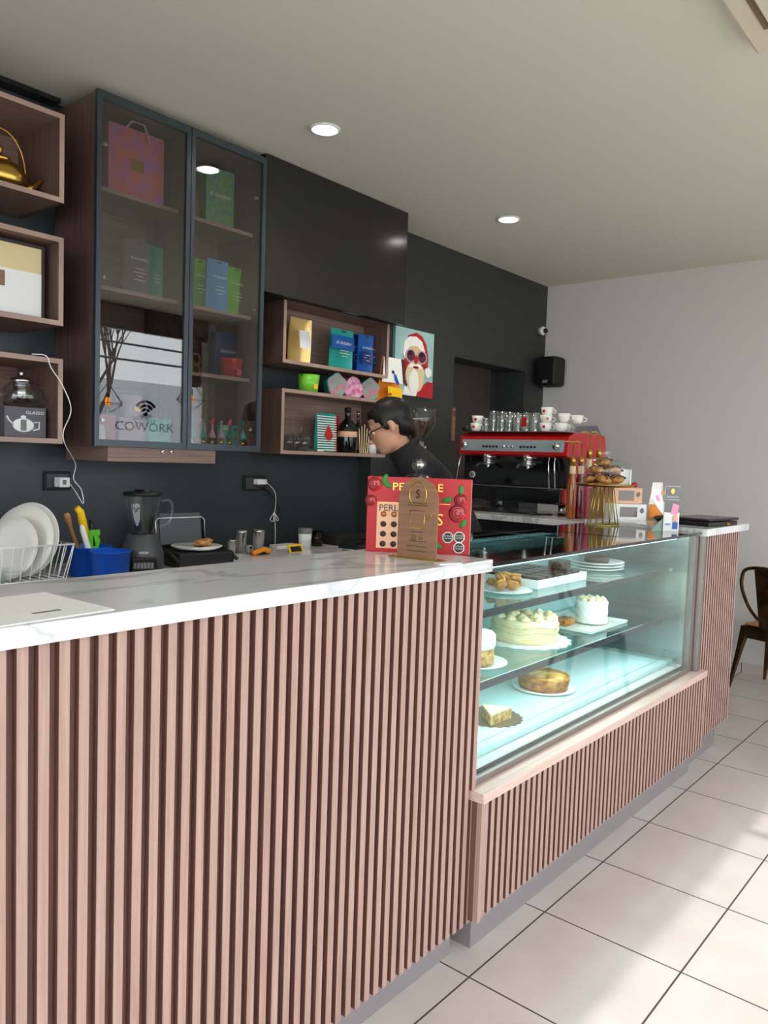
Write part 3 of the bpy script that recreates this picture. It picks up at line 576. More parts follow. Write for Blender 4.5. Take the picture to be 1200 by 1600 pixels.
V = [(0, 0, .97)]; R = [(.165, .13)]; E = []
for s in (1, -1): n = len(V); V += [(0, s*.09, .86), (.02, s*.105, .50), (-.01, s*.11, .09)]; R += [.105, .078, .062]; E += [(0, n), (n, n+1), (n+1, n+2)]
chain((V, R, E), 'trousers', 'jeans', person, .012)
for s in (1, -1): MB().ell((.055, s*.12, .04), (.14, .05, .045), 'black').box(-.08, .18, s*.12-.045, s*.12+.045, 0, .02, 'black', .008).build('shoe', person)
hr = MB(HM)
hr.ell((-.022, 0, .045), (.104, .084, .090), 'hair', 28, 18, amp=.05, fq=30); hr.ell((.030, 0, .080), (.055, .064, .034), 'hair', 20, 12, amp=.1, fq=40); hr.ell((-.065, 0, -.012), (.052, .070, .066), 'hair', 20, 12, amp=.06, fq=40)
for s in (1, -1): hr.ell((.012, s*.070, .02), (.022, .014, .036), 'hair')
hh = remeshed(hr.build('hair', person), .006)
gm = MB(HM)
for s in (1, -1):
    gm.tube([(.103, s*(.034+.026*math.cos(t)), -.006+.021*math.sin(t)) for t in [2*PI*i/18 for i in range(18)]], .0028, 'black', 6, closed=True)
    gm.tube([(.097, s*.056, .004), (.05, s*.078, .008), (-.005, s*.083, .006)], .0028, 'black', 6)
    gm.prism([(.098, 0), (.0985, 0), (.0985, .001)], 0, .0001, 'black')
gm.tube([(.099, .009, 0), (.103, 0, .003), (.099, -.009, 0)], .0025, 'black', 6); gm.build('glasses', person)
em_ = MB(HM)
for s in (1, -1): em_.ell((.080, s*.031, -.002), (.009, .011, .006), 'white'); em_.ell((.087, s*.031, -.003), (.003, .005, .005), 'hair'); em_.ell((.090, s*.034, .025), (.006, .02, .004), 'hair')
em_.build('eyes', person)

# ---------------------------------------------------------------- shared product builders
def pouch_fn(wd, d, h, tp=.9):
    def fy(x, z):
        t = max(0, min(1, z/h)); k = (1-t)**.55; e = max(0, 1-(abs(x)/(wd/2))**3); return -(d/2)*(.12 + .88*k)*(.35+.65*e)
    return fy
def pouch_mesh(m, wd, h, d, mt, mt2=None, split=.5, tp=.94, n=12, k=10, bulge=0):
    fy = pouch_fn(wd, d, h)
    for side in (-1, 1):
        vs = []; fs = []
        for j in range(k+1):
            z = h*j/k; W = wd*(1-(1-tp)*j/k)*(1 + bulge*math.sin(PI*j/k))
            for i in range(n+1):
                x = -W/2 + W*i/n; vs.append((x, -side*fy(x*wd/W, z)*-1 if side == -1 else -fy(x*wd/W, z), z))
        for j in range(k):
            for i in range(n):
                q = j*(n+1)+i; f = (q, q+1, q+n+2, q+n+1); fs.append(f if side == -1 else f[::-1])
        m.add(vs, fs, mt, True)
    return fy
def pouch(loc, wd, h, d, mt, label, title=None, rz=0, group=None, tmat='white', lab=None, band=None, hole=True, bulge=0, tp=.94, cat='pouch', name='coffee_pouch', lines=3):
    T = thing(name, label, cat, loc, rz, group)
    m = MB(); fy = pouch_mesh(m, wd, h, d, mt, tp=tp, bulge=bulge)
    vs = [(wd/2*math.cos(t), d/2*.95*math.sin(t), .001) for t in [2*PI*i/16 for i in range(16)]]; m.add(vs, [tuple(range(16))], mt)
    m.build('bag', T)
    pm = MB(); F_ = lambda x, z: (x, fy(x, z)-.0015, z)
    if band:
        for (z0, z1, c) in band:
            nn = 10
            for j in range(4):
                a_, b_ = z0+(z1-z0)*j/4, z0+(z1-z0)*(j+1)/4
                vs = [F_(-wd*.47+wd*.94*i/nn, zz) for zz in (a_, b_) for i in range(nn+1)]
                pm.add(vs, [(i, i+1, nn+2+i, nn+1+i) for i in range(nn)], c, True)
    if lab:
        x0, x1, z0, z1, c = lab; nn = 6
        vs = [(p[0], p[1]-.0008, p[2]) for p in [F_(x0+(x1-x0)*i/nn, zz) for zz in (z0, (z0+z1)/2, z1) for i in range(nn+1)]]
        pm.add(vs, [(r_*(nn+1)+i, r_*(nn+1)+i+1, (r_+1)*(nn+1)+i+1, (r_+1)*(nn+1)+i) for r_ in (0, 1) for i in range(nn)], c, True)
    if title: pm.text(title, wd*.15, tmat, fn=lambda x, z: (x, fy(x, z)-.003, z), c=(0, h*.66))
    for k in range(lines):
        ww = wd*(.16, .22, .12, .2)[k % 4]; zz = h*(.46-.07*k); vs = [(p[0], p[1]-.0015, p[2]) for p in (F_(-ww, zz), F_(ww, zz), F_(ww, zz+h*.012), F_(-ww, zz+h*.012))]
        pm.add(vs, [(0, 1, 2, 3)], tmat)
    if hole: pm.add([(p[0], p[1]-.001, p[2]) for p in (F_(-wd*.1, h*.93), F_(wd*.1, h*.93), F_(wd*.1, h*.955), F_(-wd*.1, h*.955))], [(0, 1, 2, 3)], 'black')
    if pm.f: pm.build('printed_label', T)
    return T
def box_thing(name, loc, w_, d_, h_, mt, label, cat='box', rz=0, text=None, tmat='gold', extra=None, group=None, bev=.002):
    T = thing(name, label, cat, loc, rz, group)
    MB().box(-w_/2, w_/2, -d_/2, d_/2, 0, h_, mt, bev).build('carton', T)
    if text or extra:
        m = MB()
        if text:
            for s_, sz, zz in text: m.text(s_, sz, tmat, c=(0, zz), y=-d_/2-.001)
        if extra: extra(m)
        m.build('printed_label', T)
    return T
def span(u0, u1, vt, vb, y, z0):
    um = (u0+u1)/2; return (at(u0, vb, y=y).x + at(u1, vb, y=y).x)/2, at(u1, vb, y=y).x - at(u0, vb, y=y).x, at(um, vt, y=y).z - z0

# ---------------------------------------------------------------- things in the middle open shelves
z_ = MZ[1]+.02; yy = 3.33
X, W_, H_ = span(452, 487, 497, 566, yy, z_)
pouch((X, yy, z_), W_, min(H_, .26), .09, 'foil', 'crinkled gold foil coffee bag with white label on upper open shelf', None, tmat='foil', lab=(-W_*.24, W_*.24, .085, .185, 'paper'), hole=False, bulge=.06, lines=0, name='coffee_bag')
X, W_, H_ = span(511, 548, 515, 576, yy, z_)
pouch((X, yy-.02, z_), W_, H_, .05, 'teal', 'teal stand up pouch in front of the blue pouches', 'el alojador', band=[(.12, .2, 'blue')])
for (u0, u1, vt, vb, dy, l) in [(543, 563, 521, 577, .04, 'blue pouch half hidden right behind the teal pouch'), (558, 583, 523, 581, -.015, 'blue pouch shown full face, middle of blue pouches'), (574, 588, 525, 582, .035, 'blue pouch at right end, mostly hidden edge')]:
    X, W_, H_ = span(u0, u1, vt, vb, yy+dy, z_); pouch((X, yy+dy, z_), W_, H_, .045, 'blue', l, 'el alojador', lab=(-W_*.32, W_*.2, H_*.22, H_*.55, 'navy'), group='blue pouches on the upper open shelf')
z_ = MZ[2]+.001; yy = 3.30
def flower_outline(r, n=5, d=.07, N=50, h=1.35): return [(r*(1+d*math.cos(n*t))*math.sin(t), r*h*(1+d*math.cos(n*t))*math.cos(t)) for t in [2*PI*i/N for i in range(N)]]
def heart_outline(r): return [(r*1.05*(abs(math.sin(t))**1.0)*math.copysign(1, math.sin(t))*(1-.22*abs(math.cos(t))), r*1.2*(-math.cos(t)*.95)) for t in [2*PI*i/40 for i in range(40)]]
X, W_, H_ = span(469, 494, 586, 612, yy, z_)
T = thing('green_bucket', 'small lime green bucket on top of the lower open shelf', 'bucket', (X, yy, z_))
MB().lathe([(0, 0), (W_*.42, 0), (W_*.5, H_), (W_*.47, H_), (W_*.4, .004), (0, .004)], 'lime').build('pail', T)
MB().tube([(W_*.5*math.cos(t), -.01-.02*abs(math.sin(t)), H_*.98-H_*.25*math.sin(t)) for t in [PI*i/12 for i in range(13)]], .0015, 'steel', 6).build('handle', T)
MB().box(-.014, .014, -W_*.48, -W_*.43, H_*.15, H_*.45, 'yellow').build('label', T, label='yellow square print')
for (u0, u1, vt, vb, kind, l) in [(512, 537, 583, 618, 'f', 'flower shaped tin with pink and teal pattern, beside the green bucket'), (538, 563, 589, 621, 'h', 'pale pink heart like tin between the two flower tins'), (565, 588, 591, 624, 'f', 'flower shaped tin with pink and teal pattern, beside the orange bag')]:
    X, W_, H_ = span(u0, u1, vt, vb, yy, z_); T = thing('gift_tin', l, 'tin', (X, yy, z_), -.15)
    pl = [(x, z+H_/2) for x, z in (flower_outline(1) if kind == 'f' else [(x_, z2) for x_, z2 in flower_outline(1, 3, .10)])]
    mx = max(abs(p[0]) for p in pl); mz0 = min(p[1] for p in pl); mz1 = max(p[1] for p in pl)
    pl = [(x/mx*W_/2, (z-mz0)/(mz1-mz0)*H_) for x, z in pl]
    MB().prism(pl, .0, .045, 'teal_deep' if kind == 'f' else 'rose').build('base', T)
    if 'tin_pat' not in MATS:
        mat('tin_pat', (96, 176, 164), .4, c2=(206, 110, 130), vs=28); mat('tin_pink', (232, 186, 214), .4, c2=(200, 80, 130), vs=34)
    MB().prism([(x*1.04, H_/2+(z-H_/2)*1.02 + H_*.01) for x, z in pl], -.012, .004, 'tin_pat' if kind == 'f' else 'tin_pink').build('lid', T)
X, W_, H_ = span(592, 626, 558, 629, 3.27, z_)
T = thing('parrot_coffee_bag', 'orange and cream bag with blue parrot, at shelf end beside the painting', 'bag', (X, 3.27, z_), -.1)
m = MB(); fy = pouch_mesh(m, W_, H_, .07, 'orange', tp=.72); m.build('bag', T)
m = MB(); FF = lambda x, z: (x, fy(x, z)-.003, z)
nn = 8
for j in range(6):
    a_, b_ = H_*(.42+.57*j/6), H_*(.42+.57*(j+1)/6); wa, wb = [W_*.49*(1-.28*q/H_) for q in (a_, b_)]
    vs = [FF(-wa+2*wa*i/nn, a_) for i in range(nn+1)] + [FF(-wb+2*wb*i/nn, b_) for i in range(nn+1)]; m.add(vs, [(i, i+1, nn+2+i, nn+1+i) for i in range(nn)], 'icing', True)
G4 = lambda x, z: (x, fy(x, z)-.006, z)
def patch(m, poly, c, fn): m.add([fn(x, z) for x, z in poly], [tuple(range(len(poly)))], c)
patch(m, [(-W_*.25, H_*.10), (W_*.36, H_*.06), (W_*.36, H_*.30), (-W_*.25, H_*.33)], 'yellow', G4)
patch(m, [(W_*.0, H_*.64), (W_*.1, H_*.60), (W_*.22, H_*.42), (W_*.14, H_*.36), (W_*.02, H_*.48)], 'blue', G4)
patch(m, [(-.03*W_+W_*.06*math.cos(t), H_*.66+H_*.04*math.sin(t)) for t in [2*PI*i/10 for i in range(10)]], 'navy', G4)
patch(m, [(-.18*W_+W_*.06*math.cos(t), H_*.15+H_*.03*math.sin(t)) for t in [2*PI*i/10 for i in range(10)]], 'red', lambda x, z: (x, fy(x, z)-.008, z))
m.build('printed_label', T, label='parrot print above yellow panel')
# lower shelf
z_ = MZ[3]+.021; yy = 3.34
gl = [('upside down stemmed glass, front left of lower open shelf'), ('upside down stemmed glass, second along on lower open shelf'), ('upside down stemmed glass, third along on lower open shelf'), ('upside down stemmed glass nearest the striped pouch')]
for k, l in enumerate(gl):
    T = MB().lathe([(.031, 0), (.036, .05), (.028, .085), (.006, .10), (.005, .165), (.03, .175), (.03, .177), (0, .177), (0, .170), (.003, .165), (.004, .10), (.026, .083), (.034, .05), (.029, 0)], 'clear_glass', n=20).build('stemmed_glass', None, l, 'glass', 'stemmed glasses', loc=(3.03+.07*k, 3.38, z_))
for k in range(4):
    MB().lathe([(.026, .004), (.03, .085), (.028, .085), (.024, .008), (0, .008), (0, 0), (.026, 0)], 'clear_glass', n=20).build('shot_glass', None, ['short tumbler at left end before stemmed glasses', 'short tumbler, second before stemmed glasses', 'short tumbler, third before stemmed glasses', 'short tumbler next to black tray before stemmed glasses'][k], 'glass', 'short tumblers', loc=(3.015+.064*k, 3.31, z_))
MB().box(-.07, .07, -.03, .03, 0, .012, 'dark_grey', .003).box(.02, .068, -.032, -.028, .001, .011, 'white').build('small_tray', None, 'thin dark tray in front of glasses on lower shelf', 'tray', loc=(3.24, 3.29, z_))
X, W_, H_ = span(488, 520, 646, 706, yy, z_)
T = pouch((X, yy-.02, z_), W_, H_, .06, 'teal', 'teal and green striped pouch with red leaf shape on lower shelf', None, band=[(H_*(.04+.062*i), H_*(.065+.062*i), 'icing') for i in range(15)], hole=False, lines=0)
m = MB(); fy = pouch_fn(W_, .06, H_); patch(m, [(0, H_*.72), (W_*.14, H_*.55), (W_*.22, H_*.42), (W_*.08, H_*.30), (-W_*.08, H_*.30), (-W_*.22, H_*.42), (-W_*.14, H_*.55)], 'red', lambda x, z: (x, fy(x, z)-.005, z)); m.build('leaf_print', T, label='red leaf shape')
X, W_, H_ = span(512, 530, 649, 706, yy+.04, z_); pouch((X-.012, yy+.04, z_), W_*1.1, H_, .04, 'red', 'red pouch tucked behind the striped pouch', None, hole=False, lines=3)
def bottle(loc, r, h, mt, label, neckr=.3, lab=None, cap=None, name='bottle', sh=.55):
    T = thing(name, label, 'bottle', loc)
    MB().lathe([(0, 0), (r*.95, 0), (r, h*.02), (r, h*sh), (r*.85, h*(sh+.08)), (r*neckr, h*(sh+.2)), (r*neckr, h*.97), (r*neckr*1.1, h*.975), (r*neckr*1.1, h), (0, h)], mt).build('body', T)
    if lab: MB().lathe([(r*1.01, h*lab[0]), (r*1.015, h*lab[0]+.0005), (r*1.015, h*lab[1]), (r*1.01, h*lab[1]+.0005)], lab[2]).build('label', T)
    if cap: MB().lathe([(0, h*.9), (r*neckr*1.15, h*.9), (r*neckr*1.15, h*1.005), (0, h*1.005)], cap).build('cap', T)
    return T
X, W_, H_ = span(531, 552, 637, 707, yy, z_)
bottle((X, yy, z_), W_/2, H_, 'black_gloss', 'dark liqueur bottle with pale round label on lower shelf', lab=(.35, .47, 'peach'), cap='black')
X, W_, H_ = span(553, 563, 643, 708, yy+.03, z_)
bottle((X, yy+.03, z_), .026, H_, 'smoke_glass', 'clear bottle with brown drink beside dark liqueur bottle', lab=(.08, .4, 'wine'), cap='steel')
T = thing('stirrer_bundle', 'bundle of flat wooden stirrers standing by the man\'s glasses', 'stirrers', (at(567, 708, y=yy).x, yy, z_))
for k in range(5): MB(Matrix.Rotation(.06*k-.1, 4, 'Y')).box(-.03+.012*k, -.022+.012*k, -.004*k, -.004*k+.002, .002, .16+.012*(k % 3), 'sand').build('stirrer', T)
MB().lathe([(0, 0), (.03, 0), (.036, .07), (.034, .07), (.028, .005), (0, .005)], 'paper').build('paper_cup', None, 'white paper cup right of the wooden stirrers', 'cup', loc=(at(578, 708, y=yy).x+.02, yy, z_))

# ---------------------------------------------------------------- things in the glass door cabinet
yy = 3.28
mat('leafbag', (196, 120, 190), .5, c2=(232, 120, 70), vs=14); mat('floral', (50, 150, 150), .5, c2=(150, 170, 70), vs=30)
z_ = 2.644; X, W_, H_ = span(170, 254, 203, 312, yy, z_)
T = thing('gift_bag', 'pink and orange leaf patterned gift bag on cabinet top shelf', 'bag', (X, yy, z_), -.05)
MB().box(-W_/2, W_/2, 0, .09, 0, H_, 'leafbag').build('bag', T)
MB().tube([(-.06, -.003, H_-.01), (-.03, -.01, H_+.03), (.03, -.01, H_+.03), (.06, -.004, H_-.04)], .006, 'mauve', 6).build('handle', T)
MB().box(-.03, .03, -.004, 0, H_*.42, H_*.58, 'gold').build('label', T, label='gold square seal')
X, W_, H_ = span(322, 364, 264, 350, yy, 2.640); T = thing('floral_gift_bag', 'teal floral gift bag on the right cabinet top shelf', 'bag', (X, yy, 2.640), -.05)
MB().box(-W_/2, W_/2, 0, .08, 0, H_, 'floral').build('bag', T); MB().text('el alojador', .03, 'white', c=(0, H_*.55), y=-.002).build('lettering', T, label='white lettering')
box_thing('brown_box', (at(310, 330, y=3.37).x, 3.37, 2.640), .09, .06, .22, 'brown_wood', 'brown textured box behind floral gift bag')
z_ = 2.2226; X, W_, H_ = span(193, 235, 376, 455, yy, z_)
pouch((X, yy, z_), W_, H_, .05, 'mid_grey', 'dark grey pouch with white print in left cabinet', 'el alojador', lines=4)
X, W_, H_ = span(226, 251, 384, 459, yy+.05, z_); pouch((X+.01, yy+.05, z_), W_*1.1, H_, .04, 'teal', 'teal pouch peeking out behind the dark grey pouch', None, hole=False)
z_ = 2.219
for (u0, u1, vt, vb, c_, dy, l) in [(297, 322, 404, 474, 'lime', .03, 'green pouch at left behind the blue teal pouch'), (322, 357, 406, 482, 'clear_blue', -.02, 'blue teal pouch in front of two green pouches'), (352, 382, 418, 487, 'lime', .02, 'green pouch at right, nearest the cabinet hinge')]:
    X, W_, H_ = span(u0, u1, vt, vb, yy+dy, z_); pouch((X, yy+dy, z_), W_, H_, .05, c_, l, 'el alojador')
z_ = 1.897; X, W_, H_ = span(332, 370, 521, 575, yy+.08, z_)
box_thing('blue_box', (X, yy+.08, z_), W_, .05, H_, 'navy', 'dark blue box standing behind red bucket in cabinet', text=[('alojador', .03, H_*.6)], tmat='white')
X, W_, H_ = span(348, 377, 561, 589, yy-.02, z_)
T = thing('red_bucket', 'small red bucket on middle shelf of right cabinet', 'bucket', (X, yy-.01, z_))
MB().lathe([(0, 0), (W_*.38, 0), (W_*.5, H_), (W_*.47, H_), (W_*.36, .004), (0, .004)], 'red').build('pail', T); MB().box(-.004, .022, -W_*.47, -W_*.40, .008, .04, 'rose').build('label', T, label='pale square print')
z_ = KB+.019; yy = 3.26
for (u0, u1, vt, c_, t_, l) in [(150, 179, 649, 'rose', None, 'rose coloured box at bottom left of cabinet'), (185, 228, 653, 'mauve', [('COFFEE', .022, .13), ('selection', .02, .07)], 'mauve box with gold lettering under the mug'), (231, 266, 654, 'mint', None, 'mint green box right of mauve box in cabinet')]:
    X, W_, H_ = span(u0, u1, vt, 692, yy, z_); box_thing('product_box', (X, yy+.04, z_), W_, .09, H_, c_, l, text=t_)
X, W_, H_ = span(150, 163, 668, 692, 3.19, z_); MB().prism([(-.03, 0), (.03, 0), (.018, .075), (-.03, .08)], 0, .01, 'paper').build('price_card', None, 'white price card leaning before the rose box', 'card', loc=(X, 3.19, z_))
T = thing('cream_mug', 'cream mug with gold print standing on the mauve box', 'mug', (at(205, 650, y=yy+.03).x, yy+.03, at(206, 653, y=yy).z+.001))
MB().lathe([(0, 0), (.036, 0), (.048, .015), (.05, .07), (.044, .105), (.041, .105), (.046, .07), (.044, .018), (0, .006)], 'mauve').build('body', T)
MB().tube([(.047, 0, .08), (.075, 0, .085), (.085, 0, .055), (.07, 0, .03), (.047, 0, .03)], .005, 'mauve', 8).build('handle', T); MB().box(-.015, .015, -.052, -.047, .03, .05, 'gold').build('label', T)
bl = ['teal', 'teal', 'pink', 'mauve', 'teal_deep', 'teal']; lb = ['tiny gold based teal stopper bottle, leftmost in right cabinet', 'tiny gold based teal bottle, second from cabinet divider', 'tiny gold based bottle with pink bird shaped top', 'tiny gold based pale bottle beneath small square box', 'tiny gold based bottle with pink drop top', 'tiny gold based teal bottle topped by a star']
for k, (u, c_, l) in enumerate(zip((299, 317, 331, 345, 358, 379), bl, lb)):
    p = at(u, 699, y=3.20); T = thing('perfume_bottle', l, 'bottle', (p.x, 3.20, z_), group='gold based little bottles')
    MB().lathe([(0, 0), (.012, 0), (.012, .042), (0, .042)], 'gold', n=18).build('gold_base', T)
    MB().lathe([(.019, .042), (.019, .055), (.005, .085), (.004, .12), (0, .12)], c_, n=18).build('body', T)
    if k == 5: MB().prism([((.014 if i % 2 == 0 else .007)*math.sin(PI*i/5), .128+(.014 if i % 2 == 0 else .007)*math.cos(PI*i/5)) for i in range(10)], -.003, .003, 'teal').build('star_stopper', T)
    elif k in (2, 4): MB().ell((0, 0, .125), (.011, .007, .02), 'hot_pink', rot=Matrix.Rotation(.5, 3, 'Y')).build('stopper', T)
    else: MB().ell((0, 0, .125), .008, c_).build('stopper', T)
MB().tube([(.0, 0, .003), (.004, 0, .06), (-.002, 0, .11), (-.02, 0, .135), (-.03, 0, .12)], [.02, .018, .016, .013, .008], 'pink', 12).build('pink_figurine', None, 'tall pink bird shaped figurine behind tiny bottles', 'figurine', loc=(at(320, 690, y=3.28).x, 3.30, z_))
for (u, c_, l) in ((350, 'mint', 'small mint square box with gold print behind tiny bottles'), (366, 'teal', 'taller teal box with gold print among the tiny bottles')):
    box_thing('small_box', (at(u, 699, y=3.27).x, 3.28, z_), .045, .04, .115, c_, l, extra=lambda m: m.box(-.015, .015, -.022, -.02, .09, .10, 'gold').box(-.01, .01, -.022, -.02, .05, .06, 'gold'))
# ---------------------------------------------------------------- left shelves
tp = thing('brass_teapot', 'shiny brass teapot with hoop handle on upper left shelf', 'teapot', (at(0, 285, y=3.29).x+.0, 3.29, Lz[1]+.021), -.05)
MB().lathe([(0, 0), (.07, 0), (.10, .03), (.105, .06), (.085, .10), (.04, .125), (0, .127)], 'gold').build('body', tp)
MB().lathe([(.045, .122), (.04, .135), (.01, .145), (.008, .16), (.013, .17), (.008, .18), (0, .18)], 'gold').build('lid', tp)
MB().tube([(.10*math.cos(t), 0, .09+.16*math.sin(t)) for t in [PI*i/20 for i in range(21)]], .004, 'brass', 8).build('handle', tp)
MB().tube([(.085, 0, .03), (.13, 0, .05), (.16, 0, .085), (.18, 0, .095)], [.018, .014, .009, .008], 'gold', 12).build('spout', tp)
fr = thing('framed_picture', 'framed pale picture leaning inside the middle left shelf', 'picture', (1.28, 3.22, Lz[3]+.021))
x1 = at(68, 440, y=3.22).x-1.28; hh = at(60, 385, y=3.22).z-(Lz[3]+.021)
m = MB()
for a_ in ((-.30, x1, 0, .012), (-.30, x1, hh-.012, hh), (-.30, -.288, .012, hh-.012), (x1-.012, x1, .012, hh-.012)): m.box(a_[0], a_[1], -.01, .01, a_[2], a_[3], 'brown_dark')
m.build('frame', fr); MB().box(-.288, x1-.012, -.004, .006, .012, hh-.012, 'sand').box(-.288, x1-.012, -.006, -.004, .012, hh*.62, 'paper').build('print', fr, label='cream and white print')
xm = at(0, 432, y=3.22).x-1.28; MB().box(xm-.02, xm+.015, -.009, -.006, hh*.38, hh*.58, 'brown_wood').build('picture_detail', fr, label='small brown square on the print')
zb = Lz[5]+.021; X, W_, H_ = span(7, 72, 636, 685, 3.20, zb)
m_txt = lambda m: (m.text('GLASSO', .018, 'white', c=(W_*.22, H_*.82), y=-.0565, sx=1.2), m.ell((-.01, -.0555, H_*.40), (.045, .002, .028), 'white'), m.tube([(-.05, -.057, H_*.40), (-.07, -.057, H_*.55), (-.078, -.057, H_*.68)], .004, 'white', 6), m.tube([(.032, -.057, H_*.5), (.055, -.057, H_*.52), (.055, -.057, H_*.3), (.03, -.057, H_*.24)], .003, 'white', 6), m.box(-.022, .002, -.0585, -.057, H_*.22, H_*.58, 'grey'), m.ell((-.01, -.056, H_*.66), (.012, .002, .008), 'white'))
box_thing('teapot_carton', (X, 3.255, zb), W_, .11, H_, 'mid_grey', 'grey carton printed with a white teapot, under the glass teapot', extra=m_txt)
gt = thing('glass_teapot', 'glass teapot with steel infuser and lid on grey carton', 'teapot', (at(33, 634, y=3.255).x, 3.255, zb+H_+.001))
MB().lathe([(0, 0), (.06, 0), (.085, .03), (.075, .07), (.045, .10), (.043, .10), (.072, .069), (.082, .03), (.058, .003), (0, .003)], 'clear_glass').build('body', gt)
MB().cyl((0, 0, .015), (0, 0, .10), .03, 'steel', 22).build('infuser', gt); MB().lathe([(.048, .10), (.04, .118), (.01, .124), (.008, .135), (.013, .142), (0, .148)], 'steel').build('lid', gt)
MB().tube([(.06, 0, .085), (.10, 0, .09), (.115, 0, .06), (.10, 0, .03), (.078, 0, .02)], .005, 'clear_glass', 8).build('handle', gt); MB().tube([(-.07, 0, .03), (-.10, 0, .06), (-.115, 0, .085)], [.014, .01, .007], 'clear_glass', 8).build('spout', gt)
cp = [at(u, v, y=3.13) for u, v in ((50, 556), (72, 556), (80, 575), (98, 603), (111, 640), (99, 674), (102, 695))] + [at(u, v, y=3.38) for u, v in ((118, 725), (115, 748), (127, 765), (130, 787), (118, 768))] + [at(106, 752, y=3.485)]
cp[0].z = Lz[4]+.004; cp[1].z = Lz[4]+.004
MB().tube(spline(cp), .0022, 'paper', 6).build('charging_cable', None, 'long white cable hanging from left shelf down to outlet', 'cable')

# ---------------------------------------------------------------- outlets
def outlet(u0, u1, v0, v1, label, pl=None):
    a_, b_ = at(u0, v0, y=YW), at(u1, v1, y=YW); T = thing('wall_outlet', label, 'outlet', ((a_.x+b_.x)/2, YW-.001, b_.z)); wd, h_ = b_.x-a_.x, a_.z-b_.z
    MB().box(-wd/2, wd/2, -.01, 0, 0, h_, 'black_matte', .002).box(-wd*.4, wd*.4, -.012, -.01, h_*.15, h_*.85, 'dark_grey').build('plate', T); return T, wd, h_
T, wd, h_ = outlet(67, 109, 736, 766, 'black wall outlet with white charger, left under the shelves')
box_thing('wall_charger', T.location + Vector((.005, -.042, h_*.2)), .05, .055, .045, 'paper', 'white cube charger plugged into the left outlet', 'charger', bev=.004, extra=lambda m: m.box(-.012, .006, -.029, -.027, .012, .034, 'grey'))
T, wd, h_ = outlet(379, 412, 743, 767, 'black wall outlet with white plug, right of glass cabinet')
box_thing('white_plug', T.location + Vector((.02, -.037, h_*.45)), .07, .04, .03, 'paper', 'white plug in the outlet right of glass cabinet', 'plug', bev=.004)
c0 = T.location
MB().tube(spline([c0 + Vector((.055, -.05, .055))] + [at(u, v, y=3.48) for u, v in ((430, 770), (430, 795), (427, 803), (422, 812), (427, 814), (429, 801), (432, 813), (435, 811), (428, 802), (430, 820), (430, 845), (428, 868))]), .0022, 'paper', 6).build('knotted_cable', None, 'white knotted cable hanging from the right outlet', 'cable')
MB().tube(spline([c0 + Vector((.0, -.02, .03)), at(415, 765, y=3.5), at(433, 785, y=3.5), at(438, 800, y=3.5), at(436, 815, y=3.49)]), .003, 'black', 6).build('charger_wire', None, 'black power cord beside the knotted white cable', 'cord')
T, wd, h_ = outlet(560, 574, 824, 837, 'small pale outlet low on the wall beside the red box'); MB().box(-wd*.45, wd*.45, -.016, -.012, h_*.1, h_*.9, 'steel').build('cover', T)

# ---------------------------------------------------------------- back counter things
rk = thing('dish_rack', 'white wire dish rack on the back counter at far left', 'dish rack', (1.36, 3.10, ZB))
rx0, rx1 = -.33, at(106, 880, y=3.0).x-1.36
zt = .16
m = MB()
for z, e in ((zt, 0), (.02, .03)): m.tube([(rx0+e, -.15+e, z), (rx1-e, -.15+e, z), (rx1-e, .15-e, z), (rx0+e, .15-e, z)], .004 if z > .1 else .003, 'white', 6, closed=True)
m.build('rim', rk); m = MB()
for i in range(15):
    x = rx0 + (rx1-rx0)*i/14
    for s in (-1, 1): m.tube([(x, s*.15, zt), (x*.93, s*.12, .02)], .0022, 'white', 5)
    m.tube([(x*.93, -.12, .02), (x*.93, .12, .02)], .0022, 'white', 5)
for i in range(7):
    yv = -.12+.24*i/6
    for xx, xe in ((rx0, rx0+.03), (rx1, rx1-.03)): m.tube([(xx, yv*1.2, zt), (xe, yv, .02)], .0022, 'white', 5)
m.build('wires', rk)
def plate(loc, r, tilt_, label, yawp):
    M_ = Matrix.Rotation(yawp, 4, 'Z') @ Matrix.Rotation(tilt_, 4, 'Y'); q = MB(M_); q.lathe([(0, 0), (r*.6, 0), (r, .018), (r, .022), (r*.62, .006), (0, .006)], 'porcelain', n=40)
    zmin = min(p.z for p in q.v); q.v = [p-Vector((0, 0, zmin)) for p in q.v]; return q.build('dinner_plate', None, label, 'plate', 'plates in the dish rack', loc=loc)
pb = at(34, 900, y=3.08)
plate((pb.x+.055, 3.12, ZB+.024), .15, 1.35, 'large cream plate standing rearmost in the dish rack', 3.55)
plate((pb.x+.025, 3.10, ZB+.024), .147, 1.33, 'large cream plate standing between the other two in rack', 3.55)
plate((pb.x-.03, 3.08, ZB+.024), .125, 1.30, 'smaller grey plate standing foremost in the dish rack', 3.55)
MB().lathe([(0, 0), (.035, 0), (.055, .045), (.053, .045), (.033, .004), (0, .004)], 'clear_glass').build('glass_bowl', None, 'small clear bowl in front of plates in dish rack', 'bowl', loc=(at(15, 895, y=3.03).x, 3.02, ZB+.024))
